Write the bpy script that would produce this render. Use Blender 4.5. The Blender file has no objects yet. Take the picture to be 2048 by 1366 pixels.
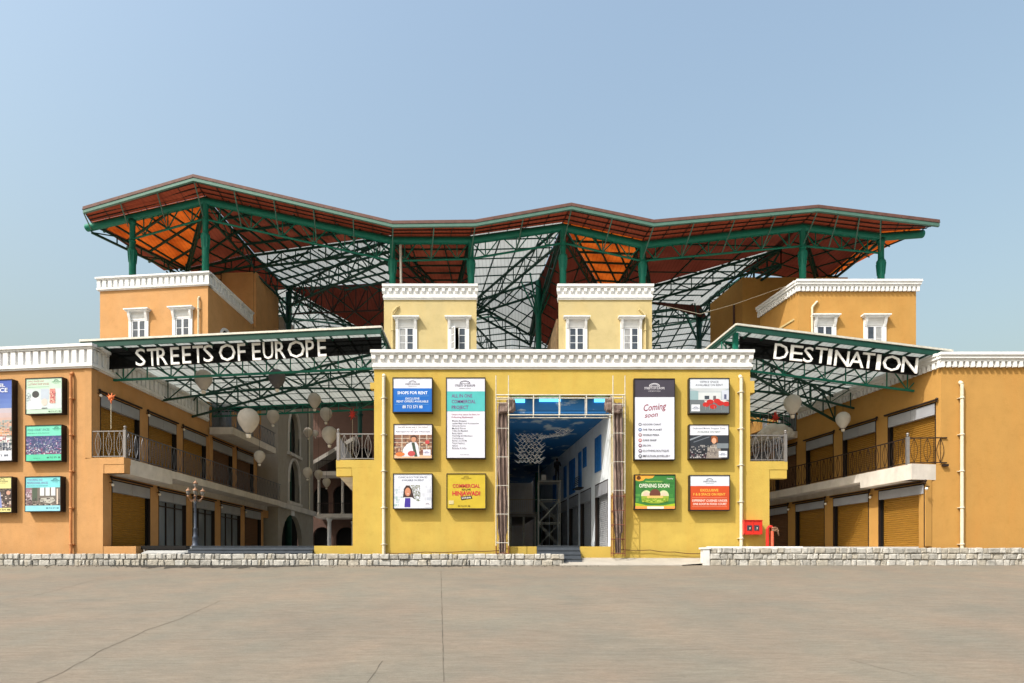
import bpy, math, random
from mathutils import Vector, Matrix
random.seed(7)
R = math.radians
scn = bpy.context.scene
# ---------------------------------------------------------------- camera
ZC = 3.1; FP = 1300.0; HY = 1140.0
cd = bpy.data.cameras.new('camera'); cam = bpy.data.objects.new('camera', cd)
scn.collection.objects.link(cam); scn.camera = cam
cam.location = (0, 0, ZC); cam.rotation_euler = (R(90), 0, 0)
cd.sensor_width = 36.0; cd.lens = 36.0 * FP / 2048; cd.shift_y = (HY - 683) / 2048
cd.clip_end = 5000; cd.clip_start = 0.1
# ---------------------------------------------------------------- sky and sun
SUN_DIR = Vector((1.17, 1.0, -1.80)).normalized()          # the way the light travels
elev = math.asin(-SUN_DIR.z); azim = math.atan2(-SUN_DIR.x, -SUN_DIR.y)
w = bpy.data.worlds.new('World'); scn.world = w; w.use_nodes = True
nt = w.node_tree; nt.nodes.clear()
sky = nt.nodes.new('ShaderNodeTexSky'); sky.sky_type = 'NISHITA'; sky.sun_disc = False
sky.sun_elevation = elev; sky.sun_rotation = azim
sky.air_density = 2.5; sky.dust_density = 7.5; sky.ozone_density = 6.0; sky.altitude = 0
bg = nt.nodes.new('ShaderNodeBackground'); bg.inputs[1].default_value = 0.15
out = nt.nodes.new('ShaderNodeOutputWorld')
hs = nt.nodes.new('ShaderNodeHueSaturation'); hs.inputs['Saturation'].default_value = .86
nt.links.new(sky.outputs[0], hs.inputs['Color']); nt.links.new(hs.outputs[0], bg.inputs[0]); nt.links.new(bg.outputs[0], out.inputs[0])
sl = bpy.data.lights.new('sun', 'SUN'); sl.energy = 2.9; sl.angle = R(0.6); sl.color = (1, .96, .90)
so = bpy.data.objects.new('sun', sl); scn.collection.objects.link(so)
so.rotation_euler = SUN_DIR.to_track_quat('-Z', 'Y').to_euler(); so.location = (-40, -30, 60)
scn.view_settings.view_transform = 'Standard'; scn.view_settings.look = 'None'
scn.view_settings.exposure = 0.65; scn.view_settings.gamma = 1
scn.cycles.max_bounces = 8; scn.cycles.transparent_max_bounces = 12
# ---------------------------------------------------------------- helpers
def W(px, py, Y):
    return Vector(((px - 1024) * Y / FP, Y, ZC + (HY - py) * Y / FP))
def lin(c):
    return tuple(((x / 255) / 12.92 if x / 255 <= .04045 else ((x / 255 + .055) / 1.055) ** 2.4) for x in c)
M = {}
def mat(name, rgb, rough=.8, metal=0, var=0., scale=4., bump=0., bscale=30., stain=None, emit=0, stretch=(1, 1, 1), coat=0):
    """rgb is the real base colour given in sRGB 0-255"""
    m = bpy.data.materials.new(name); m.use_nodes = True; n = m.node_tree; b = n.nodes['Principled BSDF']
    c = lin(rgb); b.inputs['Base Color'].default_value = (*c, 1); b.inputs['Roughness'].default_value = rough
    b.inputs['Metallic'].default_value = metal
    b.inputs['Specular IOR Level'].default_value = .3
    if coat: b.inputs['Coat Weight'].default_value = coat
    tc = n.nodes.new('ShaderNodeTexCoord'); mp = n.nodes.new('ShaderNodeMapping'); mp.inputs['Scale'].default_value = stretch
    n.links.new(tc.outputs['Object'], mp.inputs[0])
    if var:
        no = n.nodes.new('ShaderNodeTexNoise'); no.inputs['Scale'].default_value = scale; no.inputs['Detail'].default_value = 6
        n.links.new(mp.outputs[0], no.inputs['Vector'])
        cr = n.nodes.new('ShaderNodeValToRGB'); e = cr.color_ramp.elements
        e[0].position = .3; e[1].position = .7
        e[0].color = (*[max(0, x * (1 - var)) for x in c], 1); e[1].color = (*[min(1, x * (1 + var)) for x in c], 1)
        n.links.new(no.outputs['Fac'], cr.inputs[0]); last = cr.outputs[0]
        if stain:
            n2 = n.nodes.new('ShaderNodeTexNoise'); n2.inputs['Scale'].default_value = .55; n2.inputs['Detail'].default_value = 8
            n2.inputs['Roughness'].default_value = .65
            mp2 = n.nodes.new('ShaderNodeMapping'); mp2.inputs['Scale'].default_value = (1.6, 1.6, .35)
            n.links.new(tc.outputs['Object'], mp2.inputs[0]); n.links.new(mp2.outputs[0], n2.inputs['Vector'])
            r2 = n.nodes.new('ShaderNodeValToRGB'); r2.color_ramp.elements[0].position = .45; r2.color_ramp.elements[1].position = .8
            n.links.new(n2.outputs['Fac'], r2.inputs[0])
            mx = n.nodes.new('ShaderNodeMix'); mx.data_type = 'RGBA'
            ml = n.nodes.new('ShaderNodeMath'); ml.operation = 'MULTIPLY'; ml.inputs[1].default_value = .5
            n.links.new(r2.outputs[0], ml.inputs[0]); n.links.new(ml.outputs[0], mx.inputs[0])
            n.links.new(last, mx.inputs[6]); mx.inputs[7].default_value = (*lin(stain), 1); last = mx.outputs[2]
            # rain streaks, trowel blotches and a grubby foot
            def mul(col, f, a, b_, lo):
                r3 = n.nodes.new('ShaderNodeValToRGB'); e3 = r3.color_ramp.elements; e3[0].position = a; e3[1].position = b_; e3[0].color = (lo, lo, lo*.97, 1); e3[1].color = (1, 1, 1, 1)
                n.links.new(f, r3.inputs[0]); x = n.nodes.new('ShaderNodeMix'); x.data_type = 'RGBA'; x.blend_type = 'MULTIPLY'; x.inputs[0].default_value = 1
                n.links.new(col, x.inputs[6]); n.links.new(r3.outputs[0], x.inputs[7]); return x.outputs[2]
            n3 = n.nodes.new('ShaderNodeTexNoise'); n3.inputs['Scale'].default_value = 1.0; n3.inputs['Detail'].default_value = 8; n3.inputs['Roughness'].default_value = .7
            mp3 = n.nodes.new('ShaderNodeMapping'); mp3.inputs['Scale'].default_value = (1.1, 1.1, .3); n.links.new(tc.outputs['Object'], mp3.inputs[0]); n.links.new(mp3.outputs[0], n3.inputs['Vector'])
            last = mul(last, n3.outputs['Fac'], .28, .5, .95)
            n4 = n.nodes.new('ShaderNodeTexNoise'); n4.inputs['Scale'].default_value = 2.3; n4.inputs['Detail'].default_value = 9; n4.inputs['Roughness'].default_value = .75
            n.links.new(tc.outputs['Object'], n4.inputs['Vector']); last = mul(last, n4.outputs['Fac'], .34, .5, .92)
            sx = n.nodes.new('ShaderNodeSeparateXYZ'); ge = n.nodes.new('ShaderNodeNewGeometry'); n.links.new(ge.outputs['Position'], sx.inputs[0])
            ad = n.nodes.new('ShaderNodeMath'); ad.operation = 'MULTIPLY_ADD'; n.links.new(n4.outputs['Fac'], ad.inputs[0]); ad.inputs[1].default_value = -1.6; n.links.new(sx.outputs[2], ad.inputs[2])
            mr = n.nodes.new('ShaderNodeMapRange'); mr.inputs[1].default_value = 2.6; mr.inputs[2].default_value = 3.7; n.links.new(ad.outputs[0], mr.inputs[0]); last = mul(last, mr.outputs[0], 0, 1, .8)
        n.links.new(last, b.inputs['Base Color'])
    if bump:
        nb = n.nodes.new('ShaderNodeTexNoise'); nb.inputs['Scale'].default_value = bscale; nb.inputs['Detail'].default_value = 5
        n.links.new(mp.outputs[0], nb.inputs['Vector'])
        bp = n.nodes.new('ShaderNodeBump'); bp.inputs['Strength'].default_value = bump; bp.inputs['Distance'].default_value = .03
        n.links.new(nb.outputs['Fac'], bp.inputs['Height']); n.links.new(bp.outputs[0], b.inputs['Normal'])
    if emit:
        b.inputs['Emission Color'].default_value = (*c, 1); b.inputs['Emission Strength'].default_value = emit
    M[name] = m; return m
def sheet_mat(name, rgb, trans, tfac, var=.12):
    """thin roofing sheet that lets part of the daylight through"""
    m = bpy.data.materials.new(name); m.use_nodes = True; n = m.node_tree; n.nodes.clear()
    o = n.nodes.new('ShaderNodeOutputMaterial'); d = n.nodes.new('ShaderNodeBsdfDiffuse'); t = n.nodes.new('ShaderNodeBsdfTranslucent')
    mx = n.nodes.new('ShaderNodeMixShader'); mx.inputs[0].default_value = tfac
    tc = n.nodes.new('ShaderNodeTexCoord'); no = n.nodes.new('ShaderNodeTexNoise'); no.inputs['Scale'].default_value = .6; no.inputs['Detail'].default_value = 5
    n.links.new(tc.outputs['Object'], no.inputs['Vector'])
    for s, c in ((d, lin(rgb)), (t, lin(trans))):
        cr = n.nodes.new('ShaderNodeValToRGB'); e = cr.color_ramp.elements; e[0].position = .35; e[1].position = .65
        e[0].color = (*[x * (1 - var) for x in c], 1); e[1].color = (*[min(1, x * (1 + var)) for x in c], 1)
        n.links.new(no.outputs['Fac'], cr.inputs[0])
        wv = n.nodes.new('ShaderNodeTexWave'); wv.inputs['Scale'].default_value = 1.1; wv.inputs['Distortion'].default_value = .4; wv.bands_direction = 'X'; n.links.new(tc.outputs['Object'], wv.inputs['Vector'])
        rr = n.nodes.new('ShaderNodeValToRGB'); rr.color_ramp.elements[0].position = .0; rr.color_ramp.elements[0].color = (.8, .8, .8, 1); rr.color_ramp.elements[1].position = .3; n.links.new(wv.outputs['Fac'], rr.inputs[0])
        mz = n.nodes.new('ShaderNodeMix'); mz.data_type = 'RGBA'; mz.blend_type = 'MULTIPLY'; mz.inputs[0].default_value = 1; n.links.new(cr.outputs[0], mz.inputs[6]); n.links.new(rr.outputs[0], mz.inputs[7]); n.links.new(mz.outputs[2], s.inputs[0])
    n.links.new(d.outputs[0], mx.inputs[1]); n.links.new(t.outputs[0], mx.inputs[2]); n.links.new(mx.outputs[0], o.inputs[0])
    M[name] = m; return m

def frame(x, y, rot=0, z=0):
    return Matrix.Translation((x, y, z)) @ Matrix.Rotation(rot, 4, 'Z')
I4 = Matrix.Identity(4)
class MB:
    def __init__(s, fr=I4): s.v = []; s.f = []; s.m = []; s.fr = fr; s.mats = []; s.cur = None; s.smooth = set()
    def use(s, m):
        m = M[m] if isinstance(m, str) else m
        if m not in s.mats: s.mats.append(m)
        s.cur = s.mats.index(m); return s
    def add(s, vs, fs, smooth=False):
        b = len(s.v); s.v += [s.fr @ Vector(p) for p in vs]
        for f in fs:
            if smooth: s.smooth.add(len(s.f))
            s.f.append([i + b for i in f]); s.m.append(s.cur or 0)
        return s
    def box(s, x0, x1, y0, y1, z0, z1):
        if x0 > x1: x0, x1 = x1, x0
        if y0 > y1: y0, y1 = y1, y0
        if z0 > z1: z0, z1 = z1, z0
        return s.add([(x0,y0,z0),(x1,y0,z0),(x1,y1,z0),(x0,y1,z0),(x0,y0,z1),(x1,y0,z1),(x1,y1,z1),(x0,y1,z1)],
              [(0,3,2,1),(4,5,6,7),(0,1,5,4),(1,2,6,5),(2,3,7,6),(3,0,4,7)])
    def prism(s, foot, z0, z1):
        n = len(foot); a = sum(foot[i][0]*foot[(i+1)%n][1]-foot[(i+1)%n][0]*foot[i][1] for i in range(n))
        if a < 0: foot = foot[::-1]
        return s.add([(p[0],p[1],z0) for p in foot]+[(p[0],p[1],z1) for p in foot],
              [tuple(range(n))[::-1], tuple(range(n, 2*n))]+[(i,(i+1)%n,(i+1)%n+n,i+n) for i in range(n)])
    def xz(s, poly, y0, y1):
        """polygon in the local x-z plane, thickened from y0 to y1"""
        n = len(poly); a = sum(poly[i][0]*poly[(i+1)%n][1]-poly[(i+1)%n][0]*poly[i][1] for i in range(n))
        if a < 0: poly = poly[::-1]
        if y0 > y1: y0, y1 = y1, y0
        return s.add([(p[0],y0,p[1]) for p in poly]+[(p[0],y1,p[1]) for p in poly],
              [tuple(range(n)), tuple(range(n, 2*n))[::-1]]+[((i+1)%n,i,i+n,(i+1)%n+n) for i in range(n)])
    def tube(s, p, q, r, n=6, r2=None, cap=True):
        p = Vector(p); q = Vector(q); d = q - p
        if d.length < 1e-6: return s
        r2 = r if r2 is None else r2
        up = Vector((0,0,1)) if abs(d.normalized().z) < .95 else Vector((1,0,0))
        a = d.cross(up).normalized(); b = a.cross(d).normalized(); vs = []
        off = math.pi/4 if n == 4 else 0
        for c, rr in ((p, r), (q, r2)):
            for i in range(n):
                t = 2*math.pi*i/n + off; vs.append(c + a*(rr*math.cos(t)) + b*(rr*math.sin(t)))
        fs = [(i,(i+1)%n,(i+1)%n+n,i+n) for i in range(n)]
        s.add(vs, fs, smooth=n > 5)
        if cap: s.add(vs[:n], [tuple(range(n))[::-1]]); s.add(vs[n:], [tuple(range(n))])
        return s
    def path(s, pts, r, n=5):
        for a, b in zip(pts, pts[1:]): s.tube(a, b, r, n)
        return s
    def lathe(s, prof, c=(0,0,0), n=16, rib=0, rk=0):
        cx, cy, cz = c; vs = []; fs = []
        for r, z in prof:
            for i in range(n):
                t = 2*math.pi*i/n; rr = r*(1+(rib*(1 if i % 2 else -1) if rk else 0)); vs.append((cx+rr*math.cos(t), cy+rr*math.sin(t), cz+z))
        for k in range(len(prof)-1):
            for i in range(n): fs.append((k*n+i, k*n+(i+1)%n, (k+1)*n+(i+1)%n, (k+1)*n+i))
        fs.append(tuple(range(n))[::-1]); fs.append(tuple(range((len(prof)-1)*n, len(prof)*n)))
        return s.add(vs, fs, smooth=True)
    def ball(s, c, r, n=10, sq=(1,1,1)):
        prof = [(max(.001, math.sin(math.pi*k/6))*r, -math.cos(math.pi*k/6)*r*sq[2]) for k in range(7)]
        return s.lathe(prof, c, n)
    def merge(s, me, mtx):
        return s.add([mtx @ v.co for v in me.vertices], [tuple(p.vertices) for p in me.polygons])
    def build(s, name, m=None, parent=None, label=None, origin=None):
        if m is not None and not s.mats: s.use(m)
        if parent is not None: o0 = parent['_o'] if '_o' in parent else (0,0,0); o0 = Vector(o0)
        elif origin is not None: o0 = Vector(origin)
        else:
            xs = [v.x for v in s.v]; ys = [v.y for v in s.v]; zs = [v.z for v in s.v]
            o0 = Vector(((min(xs)+max(xs))/2, (min(ys)+max(ys))/2, min(zs)))
        me = bpy.data.meshes.new(name); me.from_pydata([v - o0 for v in s.v], [], s.f)
        for x in s.mats: me.materials.append(x)
        for i, p in enumerate(me.polygons):
            p.material_index = s.m[i]
            if i in s.smooth: p.use_smooth = True
        ob = bpy.data.objects.new(name, me); scn.collection.objects.link(ob)
        if parent is not None: ob.parent = parent; ob['_o'] = tuple(o0)
        else: ob.location = o0; ob['_o'] = tuple(o0)
        if label: ob['label'] = label
        return ob
def tag(o, label=None, cat=None, group=None, kind=None):
    if label: o['label'] = label
    if cat: o['category'] = cat
    if group: o['group'] = group
    if kind: o['kind'] = kind
    return o
def thing(name, label, cat, loc, group=None):
    o = bpy.data.objects.new(name, None); scn.collection.objects.link(o); o.location = loc; o['_o'] = tuple(loc)
    o.empty_display_size = .2
    return tag(o, label, cat, group)
_tc = {}
def text_mesh(s, bold=.0, extrude=0., shear=0., space=1.):
    """flat lettering, height of capitals 1, centred in x on 0, baseline 0"""
    k = (s, bold, extrude, shear, space)
    if k in _tc: return _tc[k]
    cu = bpy.data.curves.new('t', 'FONT'); cu.body = s; cu.size = 1; cu.offset = bold; cu.extrude = extrude; cu.shear = shear
    cu.space_character = space; cu.resolution_u = 2
    ob = bpy.data.objects.new('t', cu); scn.collection.objects.link(ob)
    dg = bpy.context.evaluated_depsgraph_get(); dg.update()
    me = bpy.data.meshes.new_from_object(ob.evaluated_get(dg)); bpy.data.objects.remove(ob); bpy.data.curves.remove(cu)
    xs = [v.co.x for v in me.vertices] or [0, 1]; x0, x1 = min(xs), max(xs)
    me.transform(Matrix.Translation((-(x0+x1)/2, 0, 0))); me.transform(Matrix.Scale(1/.70, 4))
    _tc[k] = (me, (x1-x0)/.70); return _tc[k]

# ---------------------------------------------------------------- materials
mat('orange_stucco', (187, 142, 93), .9, var=.07, scale=1.3, bump=.35, bscale=14, stain=(190, 134, 76))
mat('ochre_stucco', (178, 135, 72), .9, var=.05, scale=1.0, bump=.25, bscale=14, stain=(182, 128, 62))
mat('yellow_stucco', (190, 163, 79), .9, var=.06, scale=1.1, bump=.3, bscale=14, stain=(192, 148, 62))
mat('cream_stucco', (188, 171, 124), .9, var=.05, scale=1.2, bump=.25, bscale=14, stain=(196, 170, 110))
mat('white_plaster', (226, 226, 226), .8, var=.06, scale=3, bump=.25, bscale=20, stain=(212, 210, 207))
mat('grey_plaster', (170, 164, 156), .85, var=.08, scale=2, bump=.2, stain=(140, 134, 126))
mat('slab_grey', (208, 200, 190), .85, var=.08, scale=2, bump=.2, stain=(150, 142, 136))
mat('taupe_stucco', (160, 152, 140), .9, var=.06, scale=1.5, bump=.2, stain=(140, 132, 120))
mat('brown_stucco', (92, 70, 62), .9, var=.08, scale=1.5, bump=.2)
mat('corridor_white', (222, 228, 234), .8, var=.05, scale=1.2, bump=.15, stain=(178, 182, 188))
mat('teal_steel', (20, 110, 90), .45, .1, var=.1, scale=6)
mat('pale_green_steel', (78, 112, 100), .5, .1, var=.1, scale=3)
mat('shaded_green_steel', (23, 66, 55), .55, .1, var=.15, scale=3)  # green steel darkened to put the shade under the roofs into its colour
mat('rust_steel', (126, 76, 58), .7, .2, var=.35, scale=8, bump=.2)
mat('pale_steel', (200, 196, 184), .5, .2, var=.15, scale=6)
mat('grey_steel', (104, 106, 112), .5, .4, var=.15, scale=6)
mat('rail_light', (132, 128, 126), .5, .4, var=.1, scale=6)
mat('black_metal', (24, 22, 22), .5, .3)
mat('frame_brown', (44, 32, 26), .6, .1)
mat('brass_shutter', (158, 116, 46), .42, .35, var=.12, scale=2.2, stretch=(1, 1, 6))
mat('bronze_shutter', (112, 80, 52), .5, .3, var=.12, scale=2.2, stretch=(1, 1, 6))
mat('steel_shutter', (168, 170, 174), .45, .3, var=.1, scale=2.2, stretch=(1, 1, 6))
mat('sign_glass', (150, 152, 158), .3, 0, var=.08, scale=1.5)
mat('door_glass', (118, 126, 134), .22, 0, var=.35, scale=.9, stretch=(1, 1, .3), coat=.6)
mat('window_glass', (60, 66, 76), .08, 0, var=.4, scale=2.5, coat=.6)
mat('window_curtain', (150, 150, 150), .25, var=.35, scale=5, stretch=(6, 6, .6), coat=.5)
mat('window_white', (226, 228, 232), .5)
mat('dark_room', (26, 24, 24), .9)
mat('step_stone', (70, 76, 84), .6, var=.15, scale=3, bump=.2)
mat('step_pale', (165, 165, 162), .7, var=.1, scale=3, bump=.2)
mat('floor_tile', (196, 194, 190), .6, var=.1, scale=2)
mat('stone_grey', (154, 151, 144), .9, var=.25, scale=6, bump=1, bscale=9)
mat('stone_warm', (166, 160, 148), .9, var=.25, scale=6, bump=1, bscale=9)
mat('stone', (178, 175, 168), .9, var=.22, scale=5, bump=.8, bscale=9)
mat('mortar', (156, 151, 142), .95, var=.15, scale=8, bump=.5)
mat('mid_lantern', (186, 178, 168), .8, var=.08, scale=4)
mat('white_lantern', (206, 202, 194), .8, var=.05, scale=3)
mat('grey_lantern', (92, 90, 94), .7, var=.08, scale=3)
mat('lamp_white', (235, 228, 215), .4)
mat('old_brass', (150, 116, 92), .5, .3, var=.2, scale=8)
mat('lamp_iron', (66, 72, 84), .5, .4, var=.15, scale=6)
mat('red_paint', (196, 44, 34), .4, var=.08, scale=6, coat=.3)
mat('faded_red', (206, 92, 66), .6, var=.2, scale=8)
mat('pipe_cream', (206, 196, 172), .55, var=.1, scale=4)
mat('pipe_orange', (190, 126, 76), .6, var=.15, scale=4)
mat('mould_wall', (112, 92, 66), .95, var=.35, scale=2.5, bump=.3)
mat('cable', (74, 44, 34), .8)
mat('tarp_brown', (124, 106, 98), .85, var=.4, scale=7, bump=1, bscale=9, stretch=(2, 2, .25))
mat('blue_shutter', (36, 104, 172), .5, var=.1, scale=3)
mat('sculpt_white', (236, 236, 236), .5)
mat('orange_deco', (226, 120, 70), .7); mat('red_deco', (206, 60, 50), .7); mat('gold_deco', (190, 140, 60), .6)
mat('person_dark', (38, 36, 40), .9); mat('skin', (140, 92, 66), .7); mat('casing', (38, 32, 30), .45, var=.1, scale=5)
mat('letter_white', (240, 238, 234), .4)
mat('strip_light', (90, 200, 240), .5, emit=1.6)
sheet_mat('orange_sheet', (140, 62, 40), (244, 104, 30), .26, .42)
sheet_mat('red_sheet', (86, 54, 48), (150, 66, 48), .08, .16)
sheet_mat('terracotta_sheet', (96, 56, 48), (176, 84, 58), .08, .3)
sheet_mat('eave_sheet', (112, 60, 48), (180, 80, 50), .09, .12)
sheet_mat('canopy_sheet', (170, 176, 172), (214, 220, 216), .27, .08)
mat('trim_brown', (96, 66, 58), .6, var=.2, scale=3)
mat('lantern_grey_glass', (120, 116, 112), .2)
sheet_mat('white_sheet', (166, 172, 168), (208, 212, 210), .30, .08)
def netting():
    m = bpy.data.materials.new('black_netting'); m.use_nodes = True; n = m.node_tree; b = n.nodes['Principled BSDF']
    b.inputs['Specular IOR Level'].default_value = .05; b.inputs['Base Color'].default_value = (.004, .004, .004, 1); b.inputs['Roughness'].default_value = .8
    t = n.nodes.new('ShaderNodeBsdfTransparent'); mx = n.nodes.new('ShaderNodeMixShader'); mx.inputs[0].default_value = .012
    n.links.new(b.outputs[0], mx.inputs[1]); n.links.new(t.outputs[0], mx.inputs[2]); n.links.new(mx.outputs[0], n.nodes['Material Output'].inputs[0])
    M['black_netting'] = m
netting()
def ceiling_painting():
    m = bpy.data.materials.new('painted_sky_ceiling'); m.use_nodes = True; n = m.node_tree; b = n.nodes['Principled BSDF']
    tc = n.nodes.new('ShaderNodeTexCoord'); mp = n.nodes.new('ShaderNodeMapping'); mp.inputs['Scale'].default_value = (.55, .42, 1.3)
    no = n.nodes.new('ShaderNodeTexNoise'); no.inputs['Scale'].default_value = 1.6; no.inputs['Detail'].default_value = 7; no.inputs['Roughness'].default_value = .55
    cr = n.nodes.new('ShaderNodeValToRGB'); e = cr.color_ramp.elements; e[0].position = .57; e[0].color = (*lin((18, 104, 170)), 1)
    e[1].position = .66; e[1].color = (*lin((176, 192, 204)), 1)
    n.links.new(tc.outputs['Object'], mp.inputs[0]); n.links.new(mp.outputs[0], no.inputs['Vector']); n.links.new(no.outputs['Fac'], cr.inputs[0])
    n.links.new(cr.outputs[0], b.inputs['Base Color']); b.inputs['Roughness'].default_value = .6; M['painted_sky'] = m
ceiling_painting()
def concrete():
    m = bpy.data.materials.new('plaza_concrete'); m.use_nodes = True; n = m.node_tree; b = n.nodes['Principled BSDF']
    tc = n.nodes.new('ShaderNodeTexCoord')
    def noise(scale, stretch, det=6, rough=.6):
        mp = n.nodes.new('ShaderNodeMapping'); mp.inputs['Scale'].default_value = stretch
        no = n.nodes.new('ShaderNodeTexNoise'); no.inputs['Scale'].default_value = scale; no.inputs['Detail'].default_value = det; no.inputs['Roughness'].default_value = rough
        n.links.new(tc.outputs['Object'], mp.inputs[0]); n.links.new(mp.outputs[0], no.inputs['Vector']); return no.outputs['Fac']
    def ramp(f, a, ca, bb, cb):
        r = n.nodes.new('ShaderNodeValToRGB'); e = r.color_ramp.elements; e[0].position = a; e[1].position = bb
        e[0].color = (*ca, 1); e[1].color = (*cb, 1); n.links.new(f, r.inputs[0]); return r.outputs[0]
    def mix(a, bb, mode, fac):
        x = n.nodes.new('ShaderNodeMix'); x.data_type = 'RGBA'; x.blend_type = mode; x.inputs[0].default_value = fac
        n.links.new(a, x.inputs[6]); n.links.new(bb, x.inputs[7]); return x.outputs[2]
    base = ramp(noise(.22, (1, 1.3, 1), 7, .7), .38, lin((114, 106, 94)), .62, lin((128, 119, 104)))
    pink = ramp(noise(.45, (1, 1, 1), 4), .35, lin((114, 112, 102)), .7, lin((136, 118, 102)))
    streak = ramp(noise(1.7, (.8, 4.2, 1), 10, .8), .36, (.78,)*3, .60, (1.09,)*3)
    fine = ramp(noise(7, (1, 4.5, 1), 8, .8), .36, (.82,)*3, .62, (1.09,)*3)
    speck = ramp(noise(40, (1, 1.6, 1), 3, .7), .36, (.72,)*3, .47, (1.02,)*3)
    c = mix(mix(mix(mix(base, pink, 'MIX', .45), streak, 'MULTIPLY', .85), fine, 'MULTIPLY', .9), speck, 'MULTIPLY', .8)
    n.links.new(c, b.inputs['Base Color']); b.inputs['Roughness'].default_value = .85; b.inputs['Specular IOR Level'].default_value = .25
    bp = n.nodes.new('ShaderNodeBump'); bp.inputs['Strength'].default_value = .9; bp.inputs['Distance'].default_value = .02
    n.links.new(noise(6, (1, 4, 1), 8, .75), bp.inputs['Height']); n.links.new(bp.outputs[0], b.inputs['Normal'])
    M['plaza_concrete'] = m
concrete()
mat('crack', (84, 76, 66), .95); mat('apron', (158, 152, 142), .9, var=.1, scale=1.5, bump=.4)
mat('soil_dark', (58, 54, 48), .95, var=.35, scale=9, bump=1)
mat('soil', (128, 112, 92), .95, var=.3, scale=6, bump=1)
# ---------------------------------------------------------------- ground
SL = .1054; YC = 31.6; ZG = SL * YC
def gz(y): return SL * min(max(y, -12), YC)
g = MB()
ys = [-700, -12] + [-12 + 43.6 * i / 22 for i in range(1, 23)] + [60, 120, 900]
xs = [-900, -60] + [-60 + 4 * i for i in range(1, 30)] + [60, 900]
vs = []; fs = []
for y in ys:
    for x in xs: vs.append((x, y, gz(y)))
nx = len(xs)
for j in range(len(ys)-1):
    for i in range(nx-1): fs.append((j*nx+i, j*nx+i+1, (j+1)*nx+i+1, (j+1)*nx+i))
g.add(vs, fs); tag(g.build('ground', 'plaza_concrete', origin=(0, 0, 0)), kind='structure')
def gpt(px, py):
    """the spot on the sloping plaza seen at a picture position"""
    a = (HY - py) / FP; Y = -ZC / (a - SL); return Vector(((px - 1024) * Y / FP, Y, SL * Y))
def crack(pts, wd, jit):
    P = [gpt(*p) for p in pts]; Q = []
    for a, b in zip(P, P[1:]):
        n = max(2, int((b - a).length / .25))
        for i in range(n): Q.append(a.lerp(b, i / n) + Vector((random.uniform(-jit, jit), random.uniform(-jit, jit), 0)))
    Q.append(P[-1]); c = MB(); vs = []
    for i, q in enumerate(Q):
        d = (Q[min(i+1, len(Q)-1)] - Q[max(i-1, 0)]).normalized(); nn = Vector((-d.y, d.x, 0)); ww = wd * random.uniform(.4, 1.3)
        vs += [q + nn*ww + Vector((0, 0, .004)), q - nn*ww + Vector((0, 0, .004))]
    for v in vs: v.z = gz(v.y) + .004
    c.add(vs, [(2*i, 2*i+1, 2*i+3, 2*i+2) for i in range(len(Q)-1)])
    tag(c.build('pavement_joint', 'crack'), kind='structure')
crack([(888, 1364), (886, 1300), (882, 1141)], .009, .006)
crack([(60, 1372), (125, 1345), (205, 1300), (300, 1258), (355, 1240), (440, 1202)], .012, .022)
crack([(0, 1207), (100, 1184), (190, 1160), (285, 1142)], .012, .02)
crack([(735, 1366), (752, 1340), (765, 1322)], .008, .02)
crack([(1700, 1320), (1760, 1336), (1830, 1352)], .006, .04)
crack([(560, 1290), (640, 1262), (700, 1255)], .005, .03)
crack([(1250, 1290), (1330, 1302), (1420, 1298)], .005, .03)
def grime(cx, wx, wy, seed):
    rnd = random.Random(seed); n = 60; m_ = MB(); top_ = [(cx-wx+2*wx*i/n) for i in range(n+1)]; vs = []
    for i, x in enumerate(top_):
        t = i/n*2-1; d = wy*(1-t*t)*rnd.uniform(.55, 1.15)+.01; y0 = YC-.0; vs += [(x, y0-d, gz(y0-d)+.006), (x, y0, gz(y0)+.006)]
    m_.add(vs, [(2*i, 2*i+2, 2*i+3, 2*i+1) for i in range(n)]); tag(m_.build('dirt', 'soil_dark'), 'dark dirt gathered against the foot of the left stone wall', kind='stuff')
grime(-14.5, 5.6, 1.7, 1); grime(-4, 3.4, .8, 2)
# apron, rising gently to the foot of the facade
a = MB(); a.add([(8.2, 31.35, ZG+.012), (2.3, 31.3, ZG+.012), (2.3, 33.3, 3.78), (12.6, 33.3, 3.78), (9.4, 31.7, ZG+.1), (2.3, 31.3, ZG-.2), (8.2, 31.35, ZG-.2)],
                [(1, 0, 4, 3, 2), (0, 1, 5, 6)]); tag(a.build('path', 'apron'), kind='structure')
a = MB(); a.add([(-45, 31.75, 3.4), (2.35, 31.75, 3.4), (2.35, 33.3, 3.80), (-45, 39.0, 3.80)], [(0, 1, 2, 3)])
tag(a.build('verge', 'soil'), kind='structure')
a = MB(); a.add([(9.5, 31.75, 3.9), (45, 31.75, 3.9), (45, 33.3, 4.15), (12.5, 33.3, 4.15)], [(0, 1, 2, 3)])
tag(a.build('verge', 'soil'), kind='structure')
# raised paved floor behind the facades
FZ = 4.30
f = MB(); f.prism([(-20.5, 33.5), (13, 33.5), (22, 33.5), (40, 45), (40, 95), (-40, 95), (-40, 45), (-21, 40)], 3.2, FZ)
tag(f.build('platform', 'floor_tile'), kind='structure')
# grit lying along the foot of the low wall
gr = MB()
for i in range(1500):
    x = random.uniform(-25, 4.2) if i % 3 else random.gauss(-15, 3.2); y = YC - .04 - abs(random.gauss(0, .45)); r = random.uniform(.006, .03)
    gr.add([(x-r, y-r, gz(y)), (x+r, y-r*.6, gz(y)), (x, y+r, gz(y)), (x, y, gz(y)+r*1.4)], [(0,1,3),(1,2,3),(2,0,3)])
tag(gr.build('gravel', 'soil_dark'), 'loose grit along the foot of the low stone wall', kind='stuff')

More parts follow.
